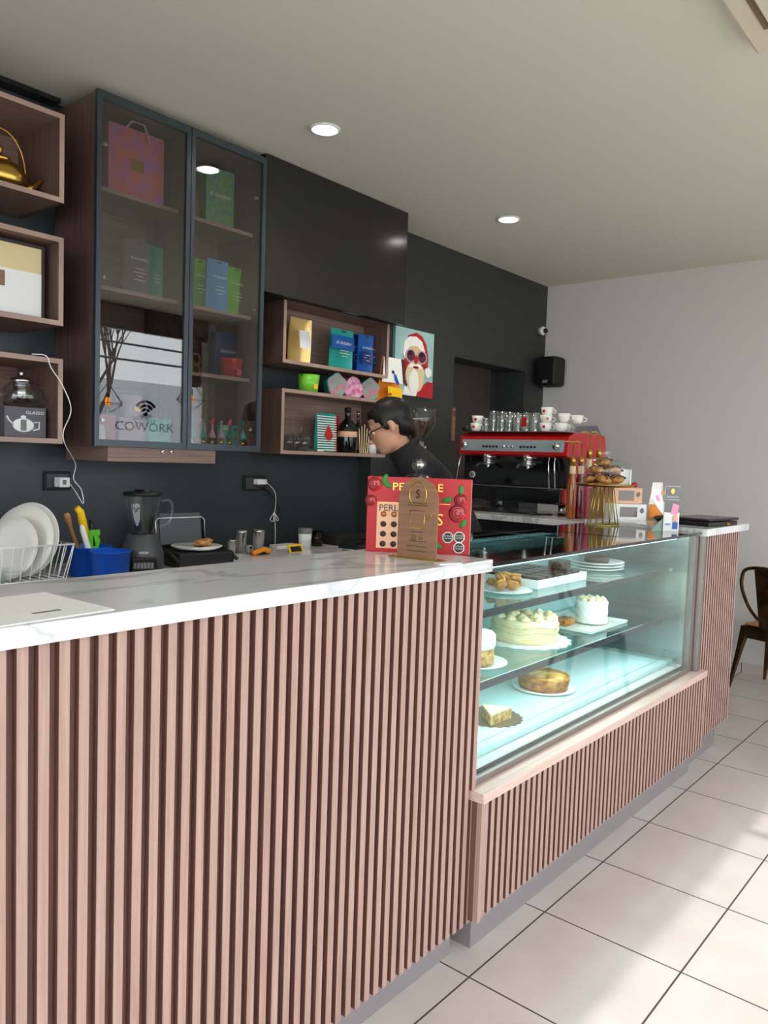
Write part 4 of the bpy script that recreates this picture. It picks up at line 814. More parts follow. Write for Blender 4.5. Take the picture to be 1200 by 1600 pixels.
# blue utensil bins
p = at(140, 880, y=3.05)
def bin_(loc, r, h, label, group): 
    return MB().lathe([(0, 0), (r*.9, 0), (r, h), (r*1.03, h), (r*1.03, h+.004), (r*.96, h+.004), (r*.87, .004), (0, .004)], 'bin_blue', n=32).build('utensil_bin', None, label, 'bin', group, loc=loc)
hb = at(150, 857, y=3.05).z-ZB
bin_((at(140, 880, y=3.12).x, 3.12, ZB), .092, hb, 'round blue bin holding knives and tongs, left one', 'blue bins')
bin_((at(173, 880, y=2.95).x, 2.95, ZB), .080, at(175, 860, y=2.98).z-ZB, 'empty round blue bin in front, beside the blender', 'blue bins')
bx, by = at(140, 880, y=3.12).x, 3.12
def utensil(u, v, y0, pts_mat, name, label, r, off=(0, 0)):
    top = at(u, v, y=y0); base = Vector((bx+off[0], by+off[1], ZB+.02)); return top, base
tpz, bs = utensil(124, 793, 3.12, None, '', '', 0, (.02, .0))
T = thing('yellow_knife', 'knife with thick yellow handle standing in blue bin', 'knife', bs)
d_ = tpz-bs; MB().tube([d_*.45, d_*.8, d_*.93, d_ + Vector((-.012, 0, 0))], [.015, .017, .016, .013], 'yellow', 12).build('handle', T); MB().tube([Vector((0, 0, 0)), d_*.45], .008, 'steel', 6).build('blade', T)
tpz, bs = utensil(103, 802, 3.14, None, '', '', 0, (-.01, .02)); d_ = tpz-bs
MB().tube([d_*0, d_*.5, d_*.75, d_*.86, d_*.95, d_], [.009, .011, .008, .013, .016, .010], 'oak', 12).build('wooden_muddler', None, 'turned wooden utensil leaning left in the blue bin', 'utensil', loc=bs)
tpz, bs = utensil(127, 820, 3.10, None, '', '', 0, (.0, -.04)); d_ = tpz-bs
MB().tube([d_*0, d_*.5, d_*.9, d_], [.008, .012, .012, .007], 'paper', 12).build('white_utensil', None, 'white utensil handle standing at front of blue bin', 'utensil', loc=bs)
tpz, bs = utensil(142, 812, 3.13, None, '', '', 0, (.03, .01)); d_ = tpz-bs
MB().tube([d_*0, d_*.5, d_*.88, d_], [.01, .013, .011, .006], 'black', 12).build('black_knife', None, 'black handled knife between yellow and green utensils', 'knife', loc=bs)
tpz, bs = utensil(148, 830, 3.11, None, '', '', 0, (.045, -.01))
q = Vector((tpz.x, tpz.y, tpz.z))-bs
m = MB().tube([Vector((0, 0, 0)), q*.7, q + Vector((0, 0, -.01))], [.006, .008, .008], 'green', 8).box(q.x-.025, q.x+.022, q.y-.008, q.y+.008, q.z-.02, q.z+.006, 'green', .003)
m.tube([(q.x-.012+.03*math.cos(t), q.y, q.z-.045+.03*math.sin(t)) for t in [-PI*.6+PI*1.1*i/12 for i in range(13)]], .008, 'green', 8)
m.box(q.x-.03, q.x-.01, q.y-.006, q.y+.006, q.z-.08, q.z, 'green').build('green_peeler', None, 'bright green plastic tool in the blue bin', 'utensil', loc=bs)
# blender
p = at(219, 885, y=3.0)
bd = thing('blender', 'grey countertop blender with ribbed glass jar and black lid', 'blender', (p.x+.01, 3.0, ZB), -.5)
hz = at(219, 834, y=3.0).z-ZB; ht = at(219, 768, y=3.0).z-ZB
MB().lathe([(0, 0), (.092, 0), (.094, .01), (.09, hz*.55), (.066, hz*.95), (.06, hz), (0, hz)], 'dark_grey', n=28, sy=.95).build('base', bd)
m = MB().box(-.055, .055, -.097, -.06, hz*.14, hz*.48, 'black', .008)
for k in range(6): m.box(-.042+k*.014, -.031+k*.014, -.101, -.096, hz*.22, hz*.36, 'grey', .001)
m.text('oster', .02, 'white', c=(0, hz*.60), y=-.093); m.build('control_panel', bd, label='black button panel with silver keys')
vs = []; fs = []; n = 40; prof = [(.045, hz+.005), (.052, hz+.03), (.078, ht-.03), (.080, ht-.018)]
for r_, z in prof: vs += [((r_*(1+.03*math.cos(8*2*PI*i/n)))*math.cos(2*PI*i/n), (r_*(1+.03*math.cos(8*2*PI*i/n)))*math.sin(2*PI*i/n), z) for i in range(n)]
for k in range(3):
    for i in range(n): j = (i+1) % n; fs.append((k*n+i, k*n+j, (k+1)*n+j, (k+1)*n+i))
m = MB(); m.add(vs, fs, 'clear_glass', True); m.lathe([(0, hz+.004), (.046, hz+.004), (.046, hz+.012), (0, hz+.012)], 'clear_glass'); m.build('jar', bd)
MB().lathe([(0, hz-.001), (.05, hz-.001), (.05, hz+.004), (0, hz+.004)], 'black').build('blade_collar', bd)
MB().tube(spline([(.078, 0, ht-.04), (.115, 0, ht-.04), (.125, 0, ht-.08), (.11, 0, hz+.05), (.07, 0, hz+.03)]), .0065, 'clear_glass', 10).build('jar_handle', bd)
MB().lathe([(0, ht-.018), (.085, ht-.018), (.085, ht-.004), (.06, ht), (.04, ht), (.038, ht+.008), (0, ht+.008)], 'black').build('lid', bd)
# sandwich press
p = at(305, 875, y=3.15)
pr = thing('sandwich_press', 'open black contact grill on back counter next to blender', 'grill', (p.x, 3.16, ZB), -.12)
MB().box(-.15, .15, -.13, .13, 0, .07, 'black', .012).build('base', pr)
MB(Matrix.Translation((0, .13, .06)) @ Matrix.Rotation(-.12, 4, 'X')).box(-.14, .14, 0, .05, 0, at(305, 803, y=3.3).z-ZB-.06, 'black', .02, 3).box(-.115, .115, -.008, .0, .02, .18, 'dark_grey', .004).tube([(-.13, -.004, .02), (-.135, -.004, .14), (-.12, -.004, at(305, 803, y=3.3).z-ZB-.075), (.12, -.004, at(305, 803, y=3.3).z-ZB-.075), (.135, -.004, .14), (.13, -.004, .02)], .006, 'steel', 8).build('lid', pr)
for s in (-1, 1): MB().tube([(s*.155, -.14, .03), (s*.155, .02, .08), (s*.155, .13, .09)], .009, 'black', 8).build('arm', pr)
MB().lathe([(0, .075), (.10, .075), (.125, .09), (.122, .092), (0, .082)], 'porcelain', c=(0, -.01, 0)).build('serving_plate', None, 'white plate under the pastry on the contact grill', 'plate', loc=(p.x, 3.15, ZB))
pm = MB()
for k in range(9): pm.ell((random.uniform(-.04, .04), random.uniform(-.03, .03), .012+random.uniform(0, .012)), (.03, .022, .012), 'cookie', amp=.3, fq=40)
pm.build('croissant_pastry', None, 'crumbly golden pastry lying on the contact grill plate', 'pastry', loc=(at(318, 865, y=3.13).x, 3.13, ZB+.088))
for k, (u, vt, r_, l) in enumerate([(376, 829, .035, 'steel shaker cup, taller left one by the grill'), (403, 828, .035, 'steel shaker cup, right one by the grill'), (362, 843, .024, 'small steel jigger left of the shaker cups'), (389, 852, .022, 'small steel cup between the shaker cups')]):
    q = at(u, 870, y=3.35 if k < 2 else 3.28); h_ = at(u, vt, y=q.y).z-ZB
    MB().lathe([(0, 0), (r_*.78, 0), (r_, h_*.9), (r_*1.03, h_*.91), (r_*1.03, h_), (r_*.97, h_), (r_*.74, .005), (0, .005)], 'steel').build('steel_cup', None, l, 'cup', 'steel cups by the grill', loc=(q.x, q.y, ZB))
q = at(408, 862, y=3.22)
oz = q.z-ZB
MB().tube([(-.06, 0, .01), (-.03, 0, oz-.0), (.02, 0, oz+.012), (.05, .0, oz), (.06, 0, .02)], .014, 'orange', 8).tube([(-.05, .02, .01), (.0, .02, oz-.01), (.07, .02, oz-.02)], .012, 'black', 8).build('orange_scissors', None, 'orange and black tool lying past the steel cups', 'tool', loc=(q.x, q.y, ZB))
q = at(466, 868, y=3.20); zz = q.z-ZB
T = thing('card_terminal', 'yellow cased phone leaning on back counter', 'phone', (q.x, 3.20, ZB))
MB(Matrix.Translation((0, 0, .0)) @ Matrix.Rotation(-.5, 4, 'X')).box(-.055, .045, 0, .014, .0, zz+.07, 'yellow', .004).box(-.05, .03, -.002, .0, .004, zz+.055, 'black').build('case', T)
q = at(476, 860, y=3.38); MB().lathe([(0, 0), (.035, 0), (.042, .10), (.040, .10), (.033, .004), (0, .004)], 'paper').lathe([(.0425, .08), (.043, .081), (.043, .11), (0, .112)], 'grey').build('lidded_cup', None, 'pale lidded tub behind the yellow phone', 'tub', loc=(q.x, 3.38, ZB))
q = at(445, 862, y=3.46); MB().box(-.09, .09, -.04, .04, 0, at(445, 853, y=3.46).z-ZB, 'white', .01).build('white_container', None, 'low white container behind the hanging knotted cable', 'container', loc=(q.x, 3.465, ZB))
q = at(495, 862, y=3.36); MB().lathe([(0, 0), (.035, 0), (.038, .09), (.036, .09), (.033, .004), (0, .004)], 'smoke_glass').build('smoky_jar', None, 'brownish glass jar next to the pale tub', 'jar', loc=(q.x, 3.36, ZB))
q = at(540, 850, y=3.38); MB().box(-.17, .17, -.11, .11, 0, at(540, 838, y=3.25).z-ZB, 'black_matte', .01).box(-.13, .13, -.113, -.11, .02, at(540, 838, y=3.25).z-ZB-.03, 'black_gloss').build('black_appliance', None, 'low black appliance on back counter near the red box', 'appliance', loc=(q.x, 3.40, ZB))

# ---------------------------------------------------------------- on the bar top
bl_, br_ = at(571, 861, z=ZT), at(733, 868, z=ZT)
c0 = (bl_+br_)/2; dv = (br_-bl_); ang = math.atan2(dv.y, dv.x); bw = dv.length; bh = .228
rb = thing('red_chocolate_box', 'large red chocolate box with roses standing upright on the bar', 'box', c0, ang)
MB().box(-bw/2, bw/2, 0, .028, 0, bh, 'box_red', .0015).box(bw/2-.0005, bw/2+.0008, .001, .027, .001, bh-.001, 'peach').build('carton', rb)
m = MB(); m.box(-bw*.40, -.02, -.0016, 0, .012, bh*.66, 'peach'); m.box(-bw*.40, bw*.30, -.0022, -.0016, bh*.66, bh*.665, 'gold'); m.build('front_panel', rb, label='peach coloured panel on the left half')
m = MB(); m.text('PERDIBLE', .033, 'gold', c=(-.005, bh*.87), y=-.0022, sx=1.12); m.text('PERLAS', .028, 'brown_dark', c=(-.075, bh*.585), y=-.003); m.text('S', .05, 'gold', c=(bw*.205, bh*.45), y=-.0022)
m.build('lettering', rb, label='gold capital letters')
def rose(m, x, z, r):
    m.ell((x, -.001, z), (r, .004, r), 'red', 16, 8)
    for k in range(3): m.tube([(x + r*(.85-.27*k)*math.cos(t+k), -.005, z + r*(.85-.27*k)*math.sin(t+k)) for t in [2*PI*i/14 for i in range(12)]], .0018, 'dark_red', 5)
for x, z, r in ((-.135, .205, .022), (-.145, .155, .018), (.125, .165, .020), (.118, .125, .028)): q = MB(); rose(q, x, z, r); q.build('rose_print', rb)
for x, z, a_ in ((-.098, .205, .6), (-.105, .222, 2), (.085, .165, -.3), (.125, .195, 1.5), (.135, .095, -1), (.06, .025, .3)): MB().ell((x, -.001, z), (.016, .003, .008), 'leaf', 10, 6, rot=Matrix.Rotation(a_, 3, 'Y')).build('leaf_print', rb)
m = MB()
for i in range(2):
    for j in range(4):
        x, z = -.105 + i*.032, .115 - j*.030; m.ell((x, -.002, z), (.0095, .003, .009), ['amber', 'choc', 'choc', 'choc'][j], 10, 6)
m.build('chocolate_print', rb, label='printed chocolates in rows')
m = MB()
for x, z in ((bw/2-.066, .052), (bw/2-.032, .054), (bw/2-.032, .022)):
    oc = lambda r: [(x + r*math.cos(PI/8+PI/4*i), z + r*math.sin(PI/8+PI/4*i)) for i in range(8)]
    m.prism(oc(.0175), -.0024, 0, 'white'); m.prism(oc(.015), -.0030, 0, 'black'); m.text('ALTO EN', .0062, 'white', c=(x, z+.004), y=-.0034); m.text('CALORIAS', .0052, 'white', c=(x, z-.003), y=-.0034)
m.build('warning_seal', rb, label='black octagon warning seals with white rim')
s0, s1 = at(620, 870, z=ZT), at(681, 877, z=ZT); c0 = (s0+s1)/2; dv = s1-s0; ang = math.atan2(dv.y, dv.x); sw = dv.length/2; shh = .232
sg = thing('wooden_table_sign', 'brown arch shaped sign on a gold foot before red chocolate box', 'sign', c0, ang)
MB().prism([(-sw, .004), (sw, .004), (sw, shh-sw)] + [(sw*math.cos(t), shh-sw+sw*math.sin(t)) for t in [PI*i/20 for i in range(1, 20)]] + [(-sw, shh-sw)], 0, .004, 'brown_wood').build('board', sg)
m = MB(); m.tube([(.028*math.cos(t), -.002, shh-.048 + .034*math.sin(t)) for t in [2*PI*i/32 for i in range(32)]], .0016, 'gold', 6, closed=True); m.text('S', .034, 'black', c=(0, shh-.048), y=-.0025)
q = .024; m.tube([(-q, -.002, .088), (q, -.002, .088), (q, -.002, .138), (-q, -.002, .138)], .0014, 'gold', 6, closed=True)
m.tube([(.048, -.002, .135), (.045, -.002, .122), (.032, -.002, .113)], .001, 'gold', 5)
m.text('@ in', .02, 'gold', c=(0, .062), y=-.0022); m.build('gold_marks', sg, label='gold ring with letter and gold frame')
m = MB()
for zz, ww in ((.158, .03), (.152, .034), (.076, .02), (.050, .03), (.035, .034), (.022, .03)): m.box(-ww, ww, -.001, 0, zz, zz+.0018, 'brown_dark')
m.build('small_print', sg)
MB().box(-sw*1.35, sw*1.35, -.012, .018, 0, .004, 'gold').build('foot', sg)
MB().box(-.035, .035, -.016, .016, 0, .003, 'white').build('white_card', None, 'small white card lying at the foot of the arch sign', 'card', loc=at(700, 881, z=ZT), rz=-.4)
a_ = at(40, 950, z=ZT); T = MB(Matrix.Rotation(.05, 4, 'Z')).box(-.30, .10, -.11, .12, 0, .0015, 'paper').box(-.02, .03, -.06, -.05, .0015, .0018, 'grey').build('paper_menu', None, 'sheet of white paper lying at the left on the bar', 'paper', loc=(a_.x, a_.y-.005, ZT+.0002))
# glass dome behind the box
dm = thing('glass_cake_dome', 'clear glass cake dome with knob behind the red chocolate box', 'cake dome', (2.16, 1.66, 1.206))
dz = at(674, 741, x=2.16).z-1.206; sc_ = dz
MB().lathe([(.12, .0), (.122, sc_*.55), (.10, sc_*.85), (.03, sc_*.985), (0, sc_)], 'clear_glass', n=32).build('dome', dm)
MB().lathe([(.012, sc_-.003), (.010, sc_+.008), (.022, sc_+.018), (.027, sc_+.032), (.02, sc_+.046), (0, sc_+.052)], 'clear_glass').ell((0, 0, sc_+.03), .017, 'chrome').build('knob', dm)
# cake stand with dome and cookies
cs = thing('gold_cake_stand', 'gold wire cake stand with round tray on the display case', 'cake stand', (3.755, 1.70, 1.206))
zs = at(945, 758, x=3.755).z-1.206
m = MB()
for i in range(14):
    t = 2*PI*i/14; m.tube([(.078*math.cos(t), .078*math.sin(t), .003), (.045*math.cos(t), .045*math.sin(t), zs-.006)], .0022, 'gold_paint', 6)
m.tube([(.08*math.cos(t), .08*math.sin(t), .003) for t in [2*PI*i/30 for i in range(30)]], .003, 'gold_paint', 6, closed=True); m.build('wire_base', cs)
MB().lathe([(0, zs-.008), (.13, zs-.008), (.145, zs), (.145, zs+.006), (0, zs+.006)], 'brass', n=40).build('tray', cs)
dm = thing('glass_cookie_dome', 'clear glass dome covering pastries on gold cake stand', 'cake dome', (3.755, 1.70, 1.206+zs+.0065))
MB().lathe([(.120, 0), (.122, .08), (.108, .115), (.055, .128), (.02, .131), (0, .131)], 'clear_glass', n=36).build('dome', dm)
MB().lathe([(.018, .131), (.026, .14), (.027, .165), (.022, .175), (0, .176)], 'clear_glass').build('knob', dm)
k = 0
for (dx, dy, dz_) in [(-.06, .05, 0), (-.02, -.07, 0), (.055, -.03, 0), (.04, .06, 0), (-.07, -.03, 0), (-.035, .035, .045), (.0, -.045, .045), (.05, .02, .045), (-.005, .01, .085)]:
    M_ = Matrix.Rotation(random.uniform(0, 3), 3, 'Z') @ Matrix.Rotation(random.uniform(-.4, .4), 3, 'X')
    ck = MB(); ck.ell((0, 0, .022), (.042, .036, .021), 'cookie', 16, 10, rot=M_, amp=.12, fq=30)
    for j in range(2): ck.tube([M_ @ Vector((-.03+.03*j, -.03, .008)) + Vector((0, 0, .022)), M_ @ Vector((-.02+.03*j, 0, .021)) + Vector((0, 0, .022)), M_ @ Vector((-.01+.03*j, .028, .008)) + Vector((0, 0, .022))], .006, 'choc', 8)
    ck.build('chocolate_pastry', None, ['bottom layer pastry farthest back under dome', 'bottom layer pastry nearest the camera under dome', 'bottom layer pastry at right front under dome', 'bottom layer pastry at right back under dome', 'bottom layer pastry at left under dome', 'second layer chocolate striped pastry at left under dome', 'second layer chocolate striped pastry at front under dome', 'second layer chocolate striped pastry at right under dome', 'topmost chocolate striped pastry under the glass dome'][k], 'pastry', 'pastries under the glass dome', loc=(3.755+dx, 1.70+dy, 1.2135+zs+dz_)); k += 1
# syrup bottles with gold pumps
for (u, v, x, c_, l, h_) in [(897, 690, 4.30, 'amber', 'amber syrup bottle with gold pump, nearest the red machine', .17), (910, 690, 4.36, 'syrup_red', 'dark red syrup bottle with gold pump, second from the machine', .17), (923, 675, 4.46, 'rose', 'pinkish syrup bottle with taller gold pump, third from the machine', .21), (938, 675, 4.52, 'amber', 'orange syrup bottle with gold pump behind the glass dome', .21)]:
    p = at(u, v, x=x); T = thing('syrup_bottle', l, 'bottle', (x, p.y, 1.186 if p.y > 1.85 else ZT), group='syrup bottles with pumps'); zt = p.z-T.location.z
    MB().lathe([(0, 0), (.027, 0), (.029, .01), (.029, zt*.45), (.015, zt*.58), (.015, zt*.72), (0, zt*.72)], c_).build('body', T)
    MB().lathe([(.018, zt*.70), (.018, zt*.77), (.010, zt*.80), (.004, zt*.81), (.004, zt*.97), (0, zt*.97)], 'brass').tube([(0, 0, zt*.97), (-.02, .02, zt), (-.045, .045, zt*.985)], .005, 'brass', 8).build('pump', T)
    MB().lathe([(.0165, zt*.58), (.0185, zt*.585), (.0178, zt*.68), (.016, zt*.685)], 'sand').build('label', T)
# boxes and bags near the machine
yb = 1.75
def wbox(loc, w_, d_, h_, mt, label, rz, win=True):
    T = thing('pastry_box', label, 'box', loc, rz); MB().box(-w_/2, w_/2, -d_/2, d_/2, 0, h_, mt, .002).build('carton', T)
    if win: MB().box(-w_*.30, w_*.22, -d_/2-.0015, -d_/2, h_*.18, h_*.82, 'smoke_pane').build('window', T, label='clear film window')
    MB().ell((w_*.36, -d_/2-.001, h_*.6), (.012, .001, .014), 'grey').build('seal', T) if win else None
    return T
mat('smoke_pane', (128, 116, 112), .1, coat=.5)
rzb = -.72
wbox((4.11, 1.735, ZT), .19, .11, .085, 'paper', 'white pastry box with film window behind the cake stand', rzb)
wbox((4.14, 1.765, ZT+.086), .17, .11, .085, 'peach', 'peach pastry box stacked on the white one', rzb)
MB().box(-.05, .05, -.008, .008, 0, .27, 'paper').build('white_tall_card', None, 'tall white card standing behind the stacked pastry boxes', 'card', loc=(4.27, 1.83, ZT), rz=rzb)
MB().box(-.06, .06, -.04, .04, 0, .20, 'kraft').box(-.03, .03, -.042, -.04, .0, .10, 'grey').build('kraft_bag', None, 'brown kraft paper bag behind the gold wire stand', 'bag', loc=(4.21, 1.90, 1.186), rz=rzb) if False else None
T = thing('kraft_bag', 'brown kraft paper bag behind the gold wire stand', 'bag', (4.24, 1.93, 1.186), rzb); MB().box(-.065, .065, -.035, .035, 0, .19, 'kraft').build('bag', T); MB().box(-.01, .05, -.037, -.035, 0, .11, 'grey').build('window', T, label='grey film window')
MB().ell((0, 0, .015), (.018, .018, .015), 'red').build('red_ornament', None, 'small red ornament on top of stacked pastry boxes', 'ornament', loc=(4.195, 1.725, ZT+.1725))
p = at(1025, 812, z=ZT); X = p.x
pouch((p.x, p.y, ZT), .105, .205, .06, 'icing', 'orange and white coffee bag behind the folded menu cards', None, rz=rzb, band=[(.005, .085, 'orange'), (.14, .155, 'orange')], hole=False, lines=0, tp=.55, name='coffee_bag', cat='bag')
MB().ell((0, 0, .015), (.05, .035, .016), 'black', amp=.3, fq=60).build('black_cloth', None, 'crumpled dark cloth in front of the orange coffee bag', 'cloth', loc=(p.x-.07, p.y-.055, ZT-.0)) 
# folded cards
t0 = at(1034, 828, z=1.206)
c1 = thing('folded_menu_card', 'white and sage green folded card with curved edge', 'card', (3.70, 1.375, 1.2056), -.78)
MB().prism([(-.055, 0), (.045, 0), (.045, .10), (.03, .095), (.0, .06), (-.03, .03)], 0, .003, 'sage').prism([(-.068, .165), (-.062, .195), (-.022, .20), (-.012, .155), (.012, .115), (.02, .098), (.005, .07), (-.03, .11), (-.05, .14)], -.004, -.001, 'paper').prism([(-.045, .165), (-.03, .14), (-.018, .145), (-.033, .172)], -.006, -.004, 'pink').box(.03, .045, 0, .003, .08, .10, 'paper').build('card', c1)
c2 = thing('printed_menu_card', 'tall grey printed menu card next to sage green card', 'card', (3.715, 1.34, 1.2056), -.95)
MB().box(-.036, .036, 0, .004, 0, .215, 'paper').build('card', c2)
m = MB().box(-.034, .036, -.0015, 0, .09, .213, 'grey'); m.ell((0, -.002, .19), (.009, .001, .014), 'gold'); m.text('Sensacion', .014, 'white', c=(0, .165), y=-.003); m.box(-.03, .034, -.0025, -.0015, .150, .152, 'white')
m.prism([(-.005, .085), (.026, .075), (.032, .125), (.004, .135)], -.003, 0, 'pink'); m.ell((.018, -.002, .062), (.014, .002, .018), 'peach'); m.box(.006, .03, -.003, 0, .012, .045, 'blue'); m.box(-.028, -.002, -.002, 0, .03, .038, 'clear_blue'); m.build('printed_face', c2)
# tablets
tb = thing('tablet_case', 'black folding case with grey screen on the far right worktop', 'tablet', (4.19, 1.345, ZT), -.12)
MB().box(-.17, .16, -.11, .11, 0, .022, 'black', .005).build('cover', tb); MB(Matrix.Translation((0, 0, .025))).box(-.165, .19, -.105, .115, 0, .012, 'black', .004).box(-.15, .175, -.09, .10, .012, .0135, 'grey').build('screen', tb)
MB().cyl((.03, -.112, .008), (.06, -.112, .008), .006, 'brass', 10).build('clasp', tb)
MB().box(-.07, .07, -.05, .05, 0, .018, 'paper', .002).build('paper_stack', None, 'short stack of white paper right of black tablet case', 'paper', loc=(4.44, 1.33, ZT), rz=.1)

# ---------------------------------------------------------------- pastries inside the case
Zd = .5855
def on(u, v, z): return at(u, v, z=z)
def place(name, label, cat, u, v, z, group=None): p = on(u, v, z); return thing(name, label, cat, (p.x, p.y, z), group=group)
def scallop(m, r, h, mt, n=24, amp=.06, z=0): m.slab([(r*(1+amp*math.cos(n*t))*math.cos(t), r*(1+amp*math.cos(n*t))*math.sin(t)) for t in [2*PI*i/144 for i in range(144)]], z, z+h, mt)
def rosettes(m, r, z, cnt, s, mt, inner=True):
    for i in range(cnt): t = 2*PI*i/cnt; m.lathe([(s, 0), (s*1.05, s*.35), (s*.6, s*.8), (s*.25, s*1.0), (0, s*1.2)], mt, c=(r*math.cos(t), r*math.sin(t), z), n=10)
    if inner:
        for i in range(cnt//2): t = 2*PI*(i+.3)/(cnt//2); m.lathe([(s, 0), (s*1.05, s*.35), (s*.6, s*.8), (s*.25, s*1.0), (0, s*1.2)], mt, c=(r*.5*math.cos(t), r*.5*math.sin(t), z), n=10)
# big cake, shelf 2
Z2 = SZ[2]+.001
p = on(838, 985, Z2+.04)
bx_, by_ = 2.79, 1.575
r_ = .135
T = thing('meringue_cake', 'largest round cake with toasted meringue peaks on middle shelf', 'cake', (bx_, by_, Z2+.005))
m = MB(); m.lathe([(0, 0), (r_, 0), (r_*1.0, .02), (r_*.985, .04), (r_, .06), (r_*.97, .085), (r_*.9, .09), (0, .09)], 'cream', n=40); m.build('sponge', T)
m = MB(); rosettes(m, r_*.82, .088, 12, .020, 'merin'); m.build('meringue', T)
m = MB(); 
for z in (.02, .045, .065): m.tube([(r_*1.0*math.cos(t), r_*1.0*math.sin(t), z+.004*math.sin(5*t)) for t in [2*PI*i/40 for i in range(40)]], .003, 'merin', 5, closed=True)
m.build('cream_band', T)
m = MB(); scallop(m, .185, .004, 'white', 20, .03); m.build('cake_board', None, 'white scalloped board under the largest cake', 'cake board', loc=(bx_, by_, Z2))
# left cake
T = thing('layer_cake', 'white iced layer cake with crumb sides at left of middle shelf', 'cake', (2.30, 1.50, Z2+.012))
MB().lathe([(0, 0), (.075, 0), (.075, .055), (0, .055)], 'sponge', n=32).build('layers', T); MB().lathe([(.0755, .052), (.079, .06), (.079, .095), (.07, .105), (0, .106)], 'icing', n=32).build('icing', T)
MB().lathe([(0, 0), (.08, 0), (.118, .010), (.118, .012), (.08, .004), (0, .004)], 'porcelain', n=36).build('plate', None, 'white plate under the layer cake at left of middle shelf', 'plate', loc=(2.31, 1.50, Z2))
# right small cake and tray
T = thing('cream_cake', 'small tall white cake topped with cream rosettes on middle shelf', 'cake', (3.29, 1.52, Z2+.012))
m = MB(); m.lathe([(0, 0), (.07, 0), (.072, .015), (.069, .03), (.072, .05), (.069, .07), (.071, .095), (.06, .10), (0, .10)], 'icing', n=32); m.build('sponge', T)
m = MB(); rosettes(m, .05, .098, 9, .016, 'merin'); m.build('rosettes', T)
T = MB(Matrix.Rotation(.0, 4, 'Z')); m = T; m.box(-.22, .16, -.14, .17, 0, .006, 'porcelain', .003)
for a_ in ((-.22, .16, -.14, -.13), (-.22, .16, .16, .17), (-.22, -.21, -.13, .16), (.15, .16, -.13, .16)): m.box(*a_, .006, .012, 'porcelain')
m.build('serving_tray', None, 'white square tray under the small cream cake', 'tray', loc=(3.30, 1.56, Z2))
MB().box(-.05, .05, -.03, .03, 0, .03, 'crust', .004).build('brown_cake_slice', None, 'low brown slice of cake left on the white tray', 'cake', loc=(3.155, 1.585, Z2+.0065))
# deck tart
pc = (2.86, 1.515)
T = thing('baked_tart', 'round baked custard tart with browned top on case floor', 'tart', (pc[0], pc[1], Zd+.008))
MB().lathe([(0, 0), (.098, 0), (.108, .045), (.103, .052), (.097, .045), (0, .044)], 'crust', n=40).build('crust', T); MB().lathe([(.097, .045), (.05, .049), (0, .05)], 'custard', n=36).build('filling', T)
MB().lathe([(0, 0), (.09, 0), (.128, .008), (.128, .010), (.09, .005), (0, .005)], 'porcelain', n=40).build('plate', None, 'white plate under the baked tart on case floor', 'plate', loc=(pc[0], pc[1], Zd))
T = thing('cheesecake_slice', 'pale yellow cake slice on dark board at left of case floor', 'cake', (2.375, 1.44, Zd+.004))
MB().slab([(-.08, -.03), (.05, -.035), (.0, .06)], 0, .035, 'sponge').slab([(-.08, -.03), (.05, -.035), (.0, .06)], .035, .04, 'cream').build('slice', T)
m = MB(); scallop(m, .112, .003, 'plate_board', 22, .04); m.build('cake_board', None, 'dark scalloped board under the pale cake slice', 'cake board', loc=(2.39, 1.47, Zd))
# top shelf
Z1 = SZ[1]+.001
MB().lathe([(0, 0), (.07, 0), (.10, .008), (.10, .010), (.07, .004), (0, .004)], 'porcelain', n=32).build('plate', None, 'white plate of biscuits at left of top shelf', 'plate', loc=(2.50, 1.50, Z1))
random.seed(5)
for i in range(11):
    t = i*2.4; rr = .055*math.sqrt((i % 7)/7); M_ = Matrix.Rotation(random.uniform(0, 3), 3, 'Z') @ Matrix.Rotation(random.uniform(.2, 1.0), 3, 'X')
    ck = MB(); ck.ell((0, 0, .018), (.024, .024, .010), 'cookie', 14, 8, rot=M_); ck.ell(M_ @ Vector((0, 0, .012)) + Vector((0, 0, .018)), (.022, .022, .007), 'custard', 14, 8, rot=M_)
    ck.build('biscuit', None, 'round sandwich biscuit in the pile on the top shelf plate', 'biscuit', 'biscuits on the top shelf plate', loc=(2.50+rr*math.cos(t), 1.50+rr*math.sin(t), Z1+.008+(.024 if i >= 7 else 0)))
T = thing('white_tray', 'long white tray carrying dark brownie squares on top shelf', 'tray', (2.83, 1.60, Z1), -.0)
m = MB(); m.box(-.19, .22, -.16, .14, 0, .006, 'white'); 
for a_ in ((-.19, .22, -.16, -.152), (-.19, .22, .132, .14), (-.19, -.182, -.152, .132), (.212, .22, -.152, .132)): m.box(*a_, .006, .032, 'white')
m.build('tray_body', T)
n_ = 0
for i in range(5):
    for j in range(3):
        MB().box(-.032, .032, -.038, .038, 0, .034, 'choc', .003).build('brownie', None, 'brownie square, ' + ['front', 'middle', 'back'][j] + ' row, ' + ['first', 'second', 'third', 'fourth', 'fifth'][i] + ' from the left in the white tray', 'brownie', 'brownies in the white tray', loc=(2.69+.072*i, 1.49+.086*j, Z1+.0065))
MB().box(-.045, .045, -.03, .03, 0, .035, 'choc', .003).build('chocolate_block', None, 'dark chocolate block laid on top of brownie squares', 'brownie', loc=(2.98, 1.53, Z1+.041))
for k in range(3):
    MB().lathe([(0, 0), (.08, 0), (.125, .010), (.125, .013), (.08, .005), (0, .005)], 'porcelain', n=40).build('plate', None, ['lowest white plate stacked at right on top shelf', 'middle white plate stacked at right on top shelf', 'topmost white plate stacked at right on top shelf'][k], 'plate', 'stacked plates in the case', loc=(3.40, 1.56, Z1+.0135*k))
